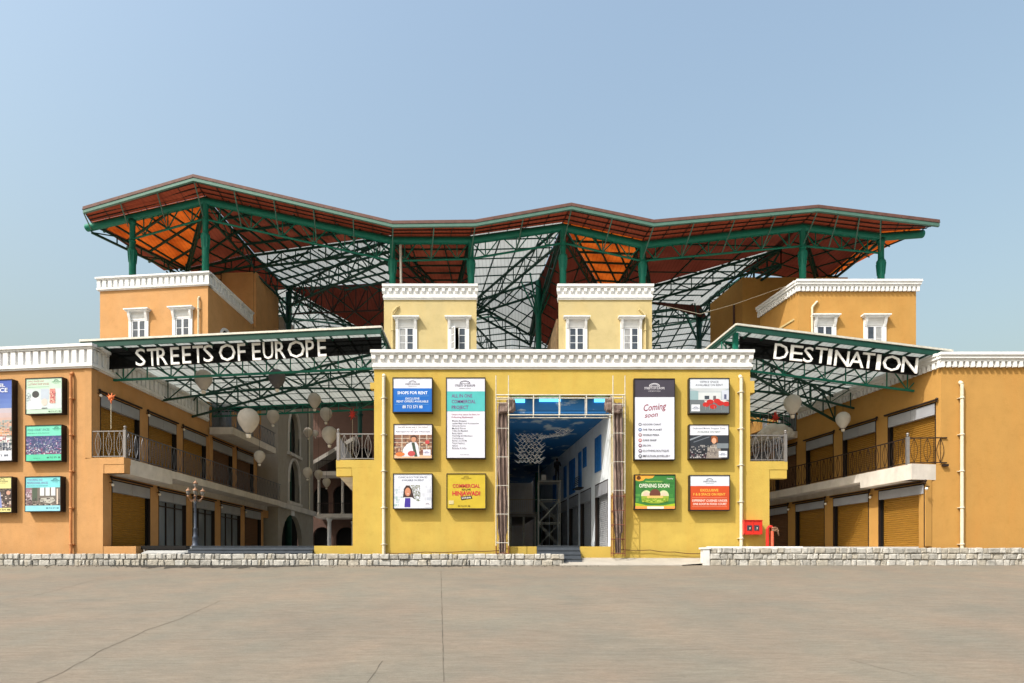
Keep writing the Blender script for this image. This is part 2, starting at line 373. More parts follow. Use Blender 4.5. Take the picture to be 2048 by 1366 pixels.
# ---------------------------------------------------------------- low stone walls
def stone_wall(x0, x1, y, z0, z1, courses, dep, label):
    t = thing('stone_wall', label, 'stone wall', ((x0+x1)/2, y, z0))
    m = MB(); m.box(x0+.03, x1-.03, y+.05, y+dep, z0, z1-.05); m.build('mortar_core', 'mortar', t)
    s = MB(); h = (z1-z0)/courses
    for k in range(courses):
        x = x0 + (random.uniform(-.2, 0) if k % 2 else 0)
        while x < x1 - .05:
            l = random.choice((random.uniform(.14, .3), random.uniform(.25, .6))); xe = min(x+l, x1); xs_ = max(x, x0)
            if xe - xs_ > .1:
                g_ = .02; zz0 = z0+k*h+g_*(k > 0)+random.uniform(-.005, .02); zz1 = z0+(k+1)*h-g_*random.uniform(0, 1.6)
                p = random.uniform(-.02, .06); c = .03
                a0, a1 = xs_+g_, xe-g_; j = lambda: random.uniform(-.034, .034)
                F = [(a0+c+j(), zz0+c+j()*.5), (a1-c+j(), zz0+c+j()*.5), (a1-c+j(), zz1-c+j()*.5), (a0+c+j(), zz1-c+j()*.5)]
                G = [(a0+j(), zz0), (a1+j(), zz0), (a1+j(), zz1), (a0+j(), zz1)]
                vs = [(q[0], y-p, q[1]) for q in F] + [(q[0], y-p+.035, q[1]) for q in G] + [(q[0], y+dep, q[1]) for q in G]
                s.use(random.choice(('stone', 'stone', 'stone_grey', 'stone_warm'))); s.add(vs, [(0,1,2,3),(0,4,5,1),(1,5,6,2),(2,6,7,3),(3,7,4,0),(4,8,9,5),(5,9,10,6),(6,10,11,7),(7,11,8,4)])
            x += l
    s.build('stones', None, t); return t
stone_wall(-36, 2.55, YC, ZG-.03, 3.90, 2, .28, 'low two-course pale stone wall running left from the entrance steps')
rw = stone_wall(9.62, 36, YC, ZG-.03, 4.19, 3, .35, 'low three-course pale stone wall running right of the yellow building')
e = MB(); e.box(9.28, 9.6, YC-.04, YC+.4, ZG-.05, 4.12); e.box(9.2, 9.66, YC-.08, YC+.44, 4.12, 4.2); e.build('end_pier', 'white_plaster', rw)
c = MB(); c.box(9.66, 14.3, YC+.36, YC+.8, 3.5, 4.26); c.build('rear_coping', 'white_plaster', rw)

# ---------------------------------------------------------------- building parts
def wall_mb(mb, x0, x1, z0, z1, ops, th=.35, y=0):
    """wall along local x with rectangular openings (xa, xb, za, zb)"""
    xs = sorted({x0, x1, *[o[0] for o in ops], *[o[1] for o in ops]})
    for a, b in zip(xs, xs[1:]):
        c = (a+b)/2; zs = [z0]
        for o in sorted([o for o in ops if o[0] < c < o[1]], key=lambda o: o[2]):
            if o[2] > zs[-1] + 1e-4: mb.box(a, b, y, y+th, zs[-1], o[2])
            zs.append(o[3])
        if z1 > zs[-1] + 1e-4: mb.box(a, b, y, y+th, zs[-1], z1)
    return mb
def cornice(fr, x0, x1, z0, z1, style, parent, e0=.22, e1=.22, name='cornice'):
    """moulded parapet band on the outer face of a wall; e0 and e1 let it turn the corners"""
    m = MB(fr); h = z1 - z0; L = x1 - x0
    if style == 'slots':
        m.box(x0-e0, x1+e1, -.24, .5, z1-.12*h, z1); m.box(x0-e0*.7, x1+e1*.7, -.16, .48, z1-.2*h, z1-.12*h-.002)
        m.box(x0-e0*.2, x1+e1*.2, -.04, .45, z0+.2*h, z1-.2*h-.002)
        m.box(x0-e0*.7, x1+e1*.7, -.16, .48, z0+.06*h, z0+.2*h-.002); m.box(x0-e0*.45, x1+e1*.45, -.1, .46, z0, z0+.06*h-.002)
        n = int(L/.42); p = L/n
        for i in range(n+1):
            c = x0+p*i; m.box(max(x0-e0*.6, c-.13), min(x1+e1*.6, c+.13), -.135, -.042, z0+.22*h, z1-.22*h)
    elif style == 'blocks':
        m.box(x0-e0, x1+e1, -.25, .5, z1-.16*h, z1); m.box(x0-e0*.8, x1+e1*.8, -.18, .48, z1-.26*h, z1-.16*h-.002)
        m.box(x0-e0*.3, x1+e1*.3, -.07, .45, z0+.24*h, z1-.26*h-.002)
        m.box(x0-e0*.55, x1+e1*.55, -.13, .48, z0+.1*h, z0+.24*h-.002); m.box(x0-e0*.35, x1+e1*.35, -.08, .46, z0, z0+.1*h-.002)
        n = int(L/.45); p = L/n
        for i in range(n+1):
            c = x0+p*i; a, b = z1-.27*h, z0+.38*h
            m.add([(c-.11, -.072, a), (c+.11, -.072, a), (c+.11, -.072, b), (c-.11, -.072, b), (c-.11, -.18, a), (c+.11, -.18, a), (c+.1, -.18, (a+b)/2-.03), (c-.1, -.18, (a+b)/2-.03), (c+.07, -.1, b+.02), (c-.07, -.1, b+.02)],
                  [(4,7,6,5),(7,9,8,6),(9,3,2,8),(0,4,5,1),(0,3,9,7,4),(1,5,6,8,2)])
    else:
        m.box(x0-e0, x1+e1, -.32, .5, z1-.2*h, z1); m.box(x0-e0*.85, x1+e1*.85, -.26, .48, z1-.42*h, z1-.2*h-.002)
        m.box(x0-e0*.6, x1+e1*.6, -.17, .46, z1-.6*h, z1-.42*h-.002); m.box(x0-e0*.2, x1+e1*.2, -.05, .44, z0+.1*h, z1-.6*h-.002)
        n = int(L/.3); p = L/n
        for i in range(n+1):
            c = x0+p*i; m.box(c-.08, c+.08, -.18, -.052, z0, z1-.61*h)
    return m.build(name, 'white_plaster', parent)
def shutter_mesh(m, x0, x1, z0, z1, y, pitch=.11):
    n = max(4, int((z1-z0)/pitch)); h = (z1-z0)/n; vs = []; fs = []
    for i in range(n):
        z = z0+i*h; b = len(vs)
        vs += [(x0, y, z), (x1, y, z), (x1, y-.03, z+h*.35), (x0, y-.03, z+h*.35), (x1, y-.026, z+h*.8), (x0, y-.026, z+h*.8), (x1, y, z+h), (x0, y, z+h)]
        fs += [(b, b+1, b+2, b+3), (b+3, b+2, b+4, b+5), (b+5, b+4, b+6, b+7)]
    m.add(vs, fs)
def shopfront(fr, x0, x1, z0, zs, zt, y, kind, parent, near=1, bar=True):
    """recessed shop opening: frame, shutter or glass doors, and the grey sign box over it"""
    p = MB(fr); p.use('frame_brown'); t = .06
    p.box(x0, x0+t, y-.01, y+.3, z0, zt); p.box(x1-t, x1, y-.01, y+.3, z0, zt); p.box(x0+t, x1-t, y-.02, y+.3, zt-t, zt)
    if kind == 'doors':
        p.box(x0+t, x1-t, y+.13, y+.2, zs-.32, zs-.26); n = 3
        for i in range(n+1):
            c = x0+t+(x1-x0-2*t)*i/n; p.box(max(c-.035, x0+t), min(c+.035, x1-t), y+.12, y+.19, z0, zs-.02)
        p.box(x0+t, x1-t, y+.13, y+.18, z0, z0+.1)
    s = p.build('shopfront', None, parent)
    q = MB(fr)
    if kind == 'doors':
        q.box(x0+t, x1-t, y+.2, y+.24, z0, zs); q.build('glass_doors', 'door_glass', s)
    else:
        shutter_mesh(q, x0+t, x1-t, z0, zs+.05, y+.22); q.build('roller_shutter', kind, s)
        
        for xa_ in (x0+t, x1-t-.12): d = MB(fr); d.box(xa_, xa_+.12, y+.1, y+.2, z0, zs); d.build('guide_rail', 'black_metal', s)
    b = MB(fr); w_ = (x1-x0-2*t)
    b.box(x0+t+.01, x0+t+w_*.5-.012, y-.03, y+.18, zs, zt-t-.01); b.box(x0+t+w_*.5+.012, x1-t-.01, y-.03, y+.18, zs, zt-t-.01)
    b.build('sign_panel', 'sign_glass', s)
    if bar:
        r = MB(fr); r.box(x0-.15, x1+.05, y-.14, y-.05, zt+.03, zt+.11)
        xe = x0-.15 if near > 0 else x1+.15
        if near < 0: r.box(x1+.05, x1+.15, y-.14, y-.05, zt+.03, zt+.11)
        r.ball((xe, y-.1, zt+.1), .07, 8); r.ball((xe+.02*near, y-.1, zt-.02), .045, 8)
        r.build('awning_bar', 'frame_brown', s)
    return s
def wall_lamp(p, out, label):
    t = thing('wall_lamp', label, 'wall lamp', p, 'small globe lamps between the shopfronts'); o = Vector(out)
    m = MB(frame(*p[:2], 0, p[2])); m.tube((0,0,0), tuple(o*.16), .02, 6); m.tube(tuple(o*.16), tuple(o*.16+Vector((0,0,-.06))), .03, 6); m.build('bracket', 'black_metal', t)
    m = MB(frame(*p[:2], 0, p[2])); m.ball(tuple(o*.17+Vector((0,0,-.12))), .075, 10); m.build('globe', 'lamp_white', t)
def railing(p, q, h, parent, name='railing', m='grey_steel', oval=True, posts=(0, 0), unit=.62):
    """wrought railing from p to q (points at floor level) with bowed bars"""
    p = Vector(p); q = Vector(q); d = q-p; L = math.hypot(d.x, d.y); fr = frame(p.x, p.y, math.atan2(d.y, d.x), p.z)
    mb = MB(fr); mb.box(0, L, -.03, .03, h-.05, h); mb.box(0, L, -.02, .02, .06, .1)
    n = max(1, round(L/unit)); u = L/n
    for i in range(n):
        x = u*i
        mb.box(x-.011, x+.011, -.011, .011, .1, h-.05)
        if oval:
            for sgn in (-1, 1):
                pts = [(x+u*.5+sgn*u*.27*math.sin(math.pi*k/6), 0, .1+(h-.15)*k/6) for k in range(7)]; mb.path(pts, .013, 4)
            mb.box(x+u*.5-.008, x+u*.5+.008, -.008, .008, .1, h-.05)
        else:
            for k in (1, 2, 3): mb.box(x+u*k/4-.009, x+u*k/4+.009, -.009, .009, .1, h-.05)
    o = mb.build(name, m, parent)
    for k, s in enumerate(posts):
        if s:
            b = MB(fr); x = 0 if k == 0 else L; b.box(x-.07, x+.07, -.07, .07, -.02, h+.04); b.lathe([(.05, 0), (.08, .03), (.03, .05), (.075, .1), (.08, .14), (.02, .19)], (x, 0, h+.06), 10)
            b.build('newel_post', 'rail_light', parent)
    return o
def window_unit(fr, cx, z0, zt, w_, parent, open_=False, rows=3, head=.28):
    """casement window with white surround, corbels and hood; cx centre, z0 sill, zt top of frame"""
    m = MB(fr); a, b = cx-w_/2, cx+w_/2; s = .24
    m.box(a-s, a-.03, -.09, .05, z0-.2, zt+.12); m.box(b+.03, b+s, -.09, .05, z0-.2, zt+.12)
    m.box(a-.03, b+.03, -.07, .05, zt+.02, zt+.12); m.box(a-s, b+s, -.05, .05, zt+.122, zt+head+.25)
    m.box(a-s*.6, b+s*.6, -.075, .05, zt+.2, zt+.24)
    for c in (a-s*.55, b+s*.55):
        m.add([(c-.09, -.05, zt+head+.25), (c+.09, -.05, zt+head+.25), (c+.09, -.3, zt+head+.25), (c-.09, -.3, zt+head+.25), (c-.09, -.25, zt+head), (c+.09, -.25, zt+head),
               (c-.07, -.12, zt-.05), (c+.07, -.12, zt-.05), (c-.07, -.05, zt-.08), (c+.07, -.05, zt-.08)],
              [(0,1,2,3),(3,2,5,4),(4,5,7,6),(6,7,9,8),(0,3,4,6,8),(1,9,7,5,2)])
    m.box(a-s-.1, b+s+.1, -.34, .05, zt+head+.252, zt+head+.34); m.box(a-s-.18, b+s+.18, -.42, .05, zt+head+.342, zt+head+.42)
    m.box(a-s-.05, b+s+.05, -.14, .05, z0-.28, z0-.202)
    S = m.build('window', 'white_plaster', parent)
    def sash(fr2, x0, x1, y, par):
        f_ = MB(fr2); t = .055; f_.box(x0, x0+t, y-.03, y+.02, z0, zt); f_.box(x1-t, x1, y-.03, y+.02, z0, zt)
        f_.box(x0+t, x1-t, y-.03, y+.02, z0, z0+t); f_.box(x0+t, x1-t, y-.03, y+.02, zt-t, zt)
        for k in range(1, rows): zz = z0+(zt-z0)*k/rows; f_.box(x0+t, x1-t, y-.02, y+.015, zz-.015, zz+.015)
        f_.build('window_frame', 'window_white', par)
        g_ = MB(fr2); g_.box(x0+t, x1-t, y-.004, y+.004, z0+t, zt-t); g_.build('pane', random.choice(('window_glass', 'window_glass', 'window_curtain')), par)
    sash(fr, cx+.01, b, -.02, S)
    if open_:
        d = MB(fr); d.box(a, cx-.01, .0, .004, z0, zt); d.build('dark_opening', 'dark_room', S)
        sash(fr @ Matrix.Translation((a, -.03, 0)) @ Matrix.Rotation(R(-52), 4, 'Z'), 0, w_/2, 0, S)
    else: sash(fr, a, cx-.01, -.02, S)
    return S
def downpipe(fr, x, z0, z1, parent, m='pipe_cream', r=.07, y=-.14, hook=0):
    p = MB(fr); p.tube((x, y, z0), (x, y, z1), r, 10)
    z = z0 + .5
    while z < z1: p.lathe([(r*1.25, -.04), (r*1.25, .04)], (x, y, z), 10); p.box(x-r*1.9, x+r*1.9, y+.02, .0, z-.015, z+.015); z += 1.85
    if hook: p.tube((x, y, z1), (x+.35*hook, y+.05, z1+.4), r, 10); p.tube((x+.35*hook, y+.05, z1+.38), (x+.4*hook, .02, z1+.42), r*1.05, 10)
    else: p.tube((x, y, z1), (x-.02, .0, z1+.14), r*1.1, 10)
    return p.build('downpipe', m, parent)

# ================================================================ LEFT BUILDING
LB = thing('building', 'orange building at the far left with white slotted parapet, corner balcony and tower', 'building', (-21.35, 33, 3.6))
FL = frame(-21.35, 33, R(-6.7)); kL = .024; FLS = frame(-21.35, 33, R(90)-math.atan(kL))
m = MB(FL); m.use('orange_stucco')
m.box(-18, 0, 0, .4, 3.5, 13.36)
m.box(0, 1.78, 0, .5, 8.45, 8.79); m.box(.68, 1.78, .02, .45, 8.0, 8.448); m.box(0, .63, 0, .4, 3.5, 8.0); m.box(0, .67, 0, .4, 8.0, 8.448); m.box(.63, 2.42, .02, .6, 3.5, 4.3)
m.build('front_wall', None, LB)
cornice(FL, -18, 0, 13.35, 14.55, 'slots', LB)
bays = [(.65, 4.1), (4.92, 8.0), (8.75, 11.75), (12.6, 15.75), (16.5, 19.5)]
m = MB(FLS); ops = [(a, b, 8.79, 12.27) for a, b in bays] + [(20.0, 22.2, 8.79, 12.0)] + [(a, b, 13.0, 16.0) for a, b in bays[3:]]
wall_mb(m, 0, 12.0, 8.79, 13.36, [o for o in ops if o[1] < 12], y=0)
wall_mb(m, 12.0, 23.4, 8.79, 16.5, [o for o in ops if o[0] > 12], y=0)
wall_mb(m, 0, 23.4, 4.3, 8.0, [(a, b, 4.3, 7.8) for a, b in bays] + [(20.0, 22.2, 4.3, 7.4)], y=-.61)
m.box(12.0, 12.5, -.12, -.002, 8.79, 12.48); m.box(20.0, 22.2, .34, .36, 8.79, 12.0)
m.build('street_wall', 'orange_stucco', LB)
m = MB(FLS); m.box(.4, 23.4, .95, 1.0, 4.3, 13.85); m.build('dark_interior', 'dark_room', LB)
cornice(FLS, 0, 11.9, 13.35, 14.55, 'slots', LB, e0=0, e1=0)
for k, (a, b) in enumerate(bays):
    shopfront(FLS, a, b, FZ, 7.16, 7.8, -.61, ['brass_shutter', 'doors', 'doors', 'doors', 'bronze_shutter'][k], LB)
    shopfront(FLS, a, b, 8.8, 11.62, 12.27, 0, 'brass_shutter' if k < 3 else 'bronze_shutter', LB)
bal = MB(FLS); bal.box(.05, 4.3, -1.78, -.612, 8.0, 8.78); bal.box(4.3, 20.8, -1.78, -.612, 8.36, 8.78); bal.box(.05, 20.8, -.612, 0, 8.0, 8.78)
bal = bal.build('balcony', 'slab_grey', LB)
A = FLS @ Vector((0.02, -1.72, 8.79)); B = FLS @ Vector((20.8, -1.72, 8.79)); C = FL @ Vector((.02, .06, 8.79))
railing(C, A, 1.38, bal, m='rail_light', posts=(0, 1)); railing(A, B, 1.38, bal, m='grey_steel')
bal = MB(FLS); bal.box(12.0, 19.7, -1.75, -.125, 12.5, 12.98); bal = bal.build('balcony', 'slab_grey', LB)
A = FLS @ Vector((12.05, -1.7, 12.98)); B = FLS @ Vector((19.7, -1.7, 12.98)); C = FLS @ Vector((12.05, -.1, 12.98))
railing(C, A, 1.2, bal); railing(A, B, 1.2, bal)
for a, b in bays[3:]:
    m = MB(FLS); m.box(a, a+.08, .05, .2, 13, 16); m.box(b-.08, b, .05, .2, 13, 16); m.box((a+b)/2-.04, (a+b)/2+.04, .05, .2, 13, 16); m.box(a, b, .2, .24, 13, 16); m.build('glass_doors', 'door_glass', LB)
m = MB(); m.prism([(-21.7, 33.4), (-39, 35.4), (-39, 62), (-21.3, 62)], 13.9, 14.1); m.build('roof_slab', 'grey_plaster', LB)
# tower and stair block
FT = frame(-21.06, 45.03, R(-6.6))
m = MB(); m.prism([(-21.06, 45.03), (-29.14, 45.97), (-28.6, 53.2), (-20.88, 52.95)], 16.5, 22.82)
m.prism([(-21.42, 45.07), (-29.14, 45.97), (-28.6, 53.2), (-21.3, 52.9)], 13.9, 16.5)
m.prism([(-20.87, 53.0), (-30.5, 53.6), (-30.2, 58.2), (-20.75, 57.8)], 16.5, 27.4)
m.build('tower_wall', 'orange_stucco', LB)
cornice(FT, -8.13, 0, 22.8, 23.72, 'slots', LB)
cornice(frame(-21.06, 45.03, R(90)-math.atan(kL)), 0, 7.0, 22.8, 23.72, 'slots', LB, e0=0, e1=.1)
for px in (278, 371):
    X = (px-1024)/FP*45.6 ; xl = (X+21.06)/math.cos(R(6.6)); window_unit(FT, xl, 18.0, 20.6, 1.0, LB, rows=4, head=.32)
downpipe(FT, -.62, 17, 21.9, LB, 'pipe_cream', .06)
m = MB(frame(-21.06, 45.03, R(90)-math.atan(kL))); n = 12
pts = [(2.6+.95*math.cos(math.pi*k/n), 19.6+1.1*math.sin(math.pi*k/n)) for k in range(n+1)]
for a, b in zip(pts, pts[1:]): m.tube((a[0], -.05, a[1]), (b[0], -.05, b[1]), .1, 5)
m.box(1.55, 1.75, -.12, 0, 17.5, 19.6); m.box(3.45, 3.65, -.12, 0, 17.5, 19.6); s = m.build('window', 'white_plaster', LB)
m = MB(frame(-21.06, 45.03, R(90)-math.atan(kL))); m.xz([(1.75, 17.5), (3.45, 17.5)] + [(2.6+.86*math.cos(math.pi*k/n), 19.6+1.0*math.sin(math.pi*k/n)) for k in range(n+1)], -.03, -.005); m.build('pane', 'window_glass', s)
m = MB(FLS); m.box(19.0, 20.1, -1.0, .4, 18.3, 18.45); b = m.build('balcony', 'slab_grey', LB)
railing(FLS @ Vector((19.1, -.95, 18.45)), FLS @ Vector((20.05, -.95, 18.45)), 1.1, b, m='black_metal', oval=False)
m = MB(FLS); m.box(20.6, 21.5, -.03, -.005, 18.45, 20.6); m.build('door', 'window_glass', LB)
m = MB(frame(0, 53, 0))
for x in (-24.3, -23.7): m.box(x-.03, x+.03, -.06, -.02, 23.6, 27.4)
for k in range(9): m.box(-24.3, -23.7, -.06, -.03, 23.8+.42*k, 23.84+.42*k)
m.build('wall_ladder', 'frame_brown', LB)
m = MB(); m.prism([(-21.4, 58.25), (-20.4, 58.2), (-20.3, 60.5), (-21.3, 61)], 14, 25.8); m.build('parapet_block', 'grey_plaster', LB)
downpipe(FL, -1.02, 3.9, 13.0, LB, 'pipe_orange', .07)
for k, (a, b) in enumerate(bays):
    wall_lamp(tuple(FLS @ Vector((a-.18, -.62, 7.6))), (1, 0, 0), f'globe lamp, orange ground-floor wall, {["at the near edge of the first shutter", "between the first shutter and the glass doors", "behind the ornate lamp post", "before the fourth opening", "before the last dim shutter"][k]}')
    if k < 3: wall_lamp(tuple(FLS @ Vector((a-.18, 0, 12.2))), (1, 0, 0), f'globe lamp above the left balcony, {["nearest the facade corner", "between the first and second upper shutters", "between the second and third upper shutters"][k]}')

# ================================================================ RIGHT BUILDING
RB = thing('building', 'ochre building at the far right with white dentilled parapet and tower', 'building', (21.78, 33, 3.6))
FR = frame(21.78, 33, 0); kR = -.195; cR = math.hypot(1, kR); FRS = frame(21.78, 33, math.atan2(-1, -kR))
def tr(y): return -(y-33)*cR
m = MB(FR); m.box(0, 17, 0, .4, 3.5, 13.4); m.box(-1.7, 0, 0, .5, 8.12, 8.47); m.box(-1.7, -.92, .02, .45, 7.67, 8.118); m.box(-.88, 0, 0, .4, 3.5, 7.67); m.box(-.9, 0, 0, .4, 7.67, 8.118)
m.build('front_wall', 'ochre_stucco', RB)
cornice(FR, 0, 17, 13.36, 14.08, 'dentils', RB)
ub = [(36.5, 33.3), (40.1, 37.35), (43.6, 40.9), (47.0, 44.6), (50.4, 48.0)]; lb = [(36.2, 33.1), (39.85, 36.9), (43.5, 40.6), (47.2, 44.3), (50.6, 48.0)]
UB = [(tr(a), tr(b)) for a, b in ub]; LBY = [(tr(a), tr(b)) for a, b in lb]
m = MB(FRS); E = tr(57)
wall_mb(m, tr(44.3), 0, 8.47, 13.4, [(a, b, 8.47, 11.72) for a, b in UB[:3]])
wall_mb(m, E, tr(44.3), 8.47, 16.5, [(a, b, 8.47, 11.72) for a, b in UB[3:]] + [(a, b, 12.6, 15.2) for a, b in UB[3:]])
wall_mb(m, E, -.05, 4.3, 7.67, [(a, b, 4.3, 7.5) for a, b in LBY if b < -.05], y=-.86)
m.build('street_wall', 'ochre_stucco', RB)
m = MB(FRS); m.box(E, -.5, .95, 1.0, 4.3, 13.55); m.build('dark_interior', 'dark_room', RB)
cornice(FRS, tr(44.2), 0, 13.36, 14.08, 'dentils', RB, e0=0, e1=0)
for k in range(5):
    a, b = LBY[k]; shopfront(FRS, a, b, FZ, 6.98, 7.5, -.86, 'brass_shutter' if k < 3 else 'bronze_shutter', RB, near=-1)
    a, b = UB[k]; shopfront(FRS, a, b, 8.48, 11.08, 11.72, 0, 'brass_shutter' if k < 3 else 'bronze_shutter', RB, near=-1)
bal = MB(FRS); bal.box(tr(36.6), -.05, -1.68, -.862, 7.67, 8.46); bal.box(tr(52), tr(36.6), -1.68, -.862, 8.0, 8.46); bal.box(tr(52), -.05, -.862, 0, 7.67, 8.46)
bal = bal.build('balcony', 'slab_grey', RB)
A = FRS @ Vector((-.3, -1.6, 8.47)); A = Vector((20.12, 33.06, 8.47)); B = FRS @ Vector((tr(52), -1.62, 8.47)); C = Vector((22.05, 33.0-.05, 8.47))
railing(A, C, 1.36, bal, m='frame_brown', posts=(1, 0)); railing(A, B, 1.36, bal, m='frame_brown')
m = MB(); m.box(21.8, 22.08, 32.85, 33, 8.35, 8.46); m.build('railing_foot', 'frame_brown', RB)
bal = MB(FRS); bal.box(tr(50), tr(44.5), -1.7, 0, 12.15, 12.6); bal = bal.build('balcony', 'slab_grey', RB)
A = FRS @ Vector((tr(44.6), -1.62, 12.6)); B = FRS @ Vector((tr(50), -1.62, 12.6)); C = FRS @ Vector((tr(44.6), 0, 12.6))
railing(C, A, 1.25, bal, m='frame_brown'); railing(A, B, 1.25, bal, m='frame_brown')
for a, b in UB[3:]:
    m = MB(FRS); m.box(a, b, .2, .24, 12.6, 15.2); m.build('glass_doors', 'door_glass', RB)
m = MB(); m.prism([(22.1, 33.4), (39, 33.4), (39, 62), (17.8, 58), (20.4, 44)], 13.6, 13.8); m.build('roof_slab', 'grey_plaster', RB)
# tower and stair block
xR = lambda y: 28.2 - .195*y
m = MB(); m.prism([(xR(44.4), 44.4), (27.6, 44.4), (27.2, 50.5), (xR(48.9), 48.9)], 16.5, 22.12); m.prism([(xR(44.4)+.4, 44.4), (27.6, 44.4), (27.2, 50.5), (xR(48.9)+.4, 48.9)], 13.6, 16.5)
m.prism([(xR(48.9), 48.902), (26, 50.5), (26, 51.2), (xR(51.2), 51.2)], 13.6, 19.6)
m.prism([(xR(51.3), 51.3), (26.5, 51.3), (26.5, 57), (xR(56.4), 56.4)], 13.6, 26.2)
m.build('tower_wall', 'ochre_stucco', RB)
FTR = frame(xR(44.4), 44.4, 0); cornice(FTR, 0, 27.66-xR(44.4), 22.1, 22.85, 'dentils', RB)
FTS = frame(xR(44.4), 44.4, math.atan2(-1, -kR)); cornice(FTS, -4.6, 0, 22.1, 22.85, 'dentils', RB, e0=.1, e1=0)
m = MB(FTS); m.box(-4.4, -.4, -.06, 0, 20.3, 20.42); m.box(-4.4, -4.28, -.06, 0, 15, 20.3); m.build('wall_moulding', 'cream_stucco', RB)
m = MB(FTS); m.box(-4.9, -4.5, -.3, .3, 19.6, 20.4); m.build('parapet_end', 'white_plaster', RB)
for px in (1649, 1749): window_unit(FTR, (px-1024)/FP*44.4-xR(44.4), 17.1, 19.75, 1.05, RB, rows=4 if px < 1700 else 3, head=.3)
downpipe(FTR, .9, 15, 21.0, RB, 'pipe_cream', .07, hook=1)
downpipe(FR, .97, 3.9, 12.5, RB, 'pipe_cream', .085)
m = MB(FRS); m.box(tr(54.2), tr(53.3), -.06, 0, 19.5, 22.2); m.box(tr(52.6), tr(52.4), -.1, 0, 14, 24.5); m.build('wall_moulding', 'brown_stucco', RB)
for k in range(4):
    wall_lamp(tuple(FRS @ Vector((LBY[k][1]+.3, -.87, 7.3))), (-.98, -.19, 0), f'globe lamp on the ochre ground-floor wall, {["first", "second", "third", "fourth"][k]} from the facade corner')

# ================================================================ CENTRE BUILDING
CB = thing('building', 'bright yellow central building with tall open portal, billboards and two cream rooftop towers', 'building', (2.5, 33, 3.6))
FC = frame(-7.0, 33, 0); LC = 19.09; PX0, PX1 = 6.86, 12.1
m = MB(FC); wall_mb(m, 0, LC, 3.5, 13.3, [(PX0, PX1, 3.5, 11.98)], th=.4)
m.box(-1.93, 0, 0, .5, 8.3, 8.69); m.box(-1.93, -1.15, .02, .45, 7.87, 8.298); m.box(-1.09, 0, 0, .4, 3.5, 7.87); m.box(-1.13, 0, 0, .4, 7.87, 8.298); m.box(-3.05, -1.09, .02, .6, 3.5, 4.33)
m.box(LC, LC+1.9, 0, .5, 8.2, 8.62); m.box(LC+1.0, LC+1.87, .02, .45, 7.75, 8.198); m.box(LC, LC+.98, 0, .4, 3.5, 8.198)
m.box(PX0, 8.25, .05, .6, 3.5, 4.3); m.box(10.45, PX1, .05, .6, 3.5, 4.3)
m.box(-.2, 0, -.0, .4, 12.3, 12.62); m.box(LC, LC+.22, 0, .4, 12.1, 12.7)
m.build('front_wall', 'yellow_stucco', CB)
m = MB(); m.use('yellow_stucco')
kC = -.134
def skew(x, y0, y1, wd): return [(x, y0), (x+wd, y0), (x+wd+kC*(y1-y0), y1), (x+kC*(y1-y0), y1)]
for ft_, za_, zb_ in ((skew(-7.0, 33.4, 52, .35), 8.69, 13.3), (skew(-8.09, 33.4, 52, .35), 4.3, 7.87), ([(11.73, 33.4), (12.08, 33.4), (9.5, 52), (9.2, 52)], 8.69, 13.3), ([(12.7, 33.4), (13.05, 33.4), (10.4, 52), (10.1, 52)], 4.3, 7.87)):
    m = MB(); m.prism(ft_, za_, zb_); m.build('side_wall', 'yellow_stucco', CB)
m = MB(); m.prism([(-8.9, 33.5), (-7.05, 33.5), (-7.05+kC*18, 51.5), (-8.9+kC*18, 51.5)], 7.9, 8.66); b = m.build('balcony', 'slab_grey', CB); m = MB(); m.prism([(12.1, 33.5), (13.9, 33.5), (11.1, 51.5), (9.4, 51.5)], 7.9, 8.6); b2_ = m.build('balcony', 'slab_grey', CB)
railing((-8.83, 33.06, 8.69), (-7.02, 33.06, 8.69), 1.35, b, m='rail_light', posts=(1, 0), oval=True)
railing((-8.83, 33.06, 8.69), (-8.83+kC*18, 51.06, 8.69), 1.35, b, m='grey_steel', oval=False)
railing((13.9, 33.06, 8.62), (12.1, 33.06, 8.62), 1.35, b2_, m='rail_light', posts=(1, 0)); railing((13.9, 33.06, 8.62), (11.1, 51, 8.62), 1.35, b2_, m='grey_steel')
cornice(FC, 0, LC, 13.28, 14.22, 'blocks', CB, e0=.15, e1=.15)
m = MB(); m.prism([(-6.9, 33.5), (12, 33.5), (9.2, 56), (-9.6, 56)], 13.3, 13.5); m.build('roof_slab', 'grey_plaster', CB)
for (pa, pb, wins, key) in ((768, 953, (813, 917), 0), (1117, 1304, (1153, 1262), 1)):
    xa, xb = (pa-1024)/FP*45, (pb-1024)/FP*45; ft = frame(xa, 45, 0)
    m = MB(); m.prism([(xa, 45), (xb, 45), (xb-.9 if not key else xb, 52), (xa if not key else xa+.7, 52)], 13.5, 21.84); m.build('tower_wall', 'cream_stucco', CB)
    cornice(ft, 0, xb-xa, 21.8, 22.82, 'blocks', CB, e0=.1, e1=.1)
    for j, p in enumerate(wins): window_unit(ft, (p-1024)/FP*45-xa, 18.3, 19.85, 1.0, CB, open_=(key == 0 and j == 1), rows=3, head=.3)
    if key == 0: downpipe(ft, .62, 13.6, 20.9, CB, 'cream_stucco', .07, hook=1)
    else: downpipe(ft, xb-xa-.48, 13.6, 20.7, CB, 'cream_stucco', .07, hook=-1)
m = MB(); m.add([(3.1, 45.3, 13.5), (3.1, 45.3, 20.6), (1.9, 53, 18.2), (1.9, 53, 13.5), (3.2, 45.3, 13.5), (3.2, 45.3, 20.6), (2.2, 53, 18.2), (2.2, 53, 13.5)], [(0,1,2,3),(4,7,6,5),(1,5,6,2),(0,4,5,1)]); m.build('stair_wall', 'mould_wall', CB)
downpipe(FC, .52, 3.9, 12.85, CB, 'pipe_cream', .085); downpipe(FC, LC-.5, 4.2, 12.8, CB, 'pipe_cream', .085)
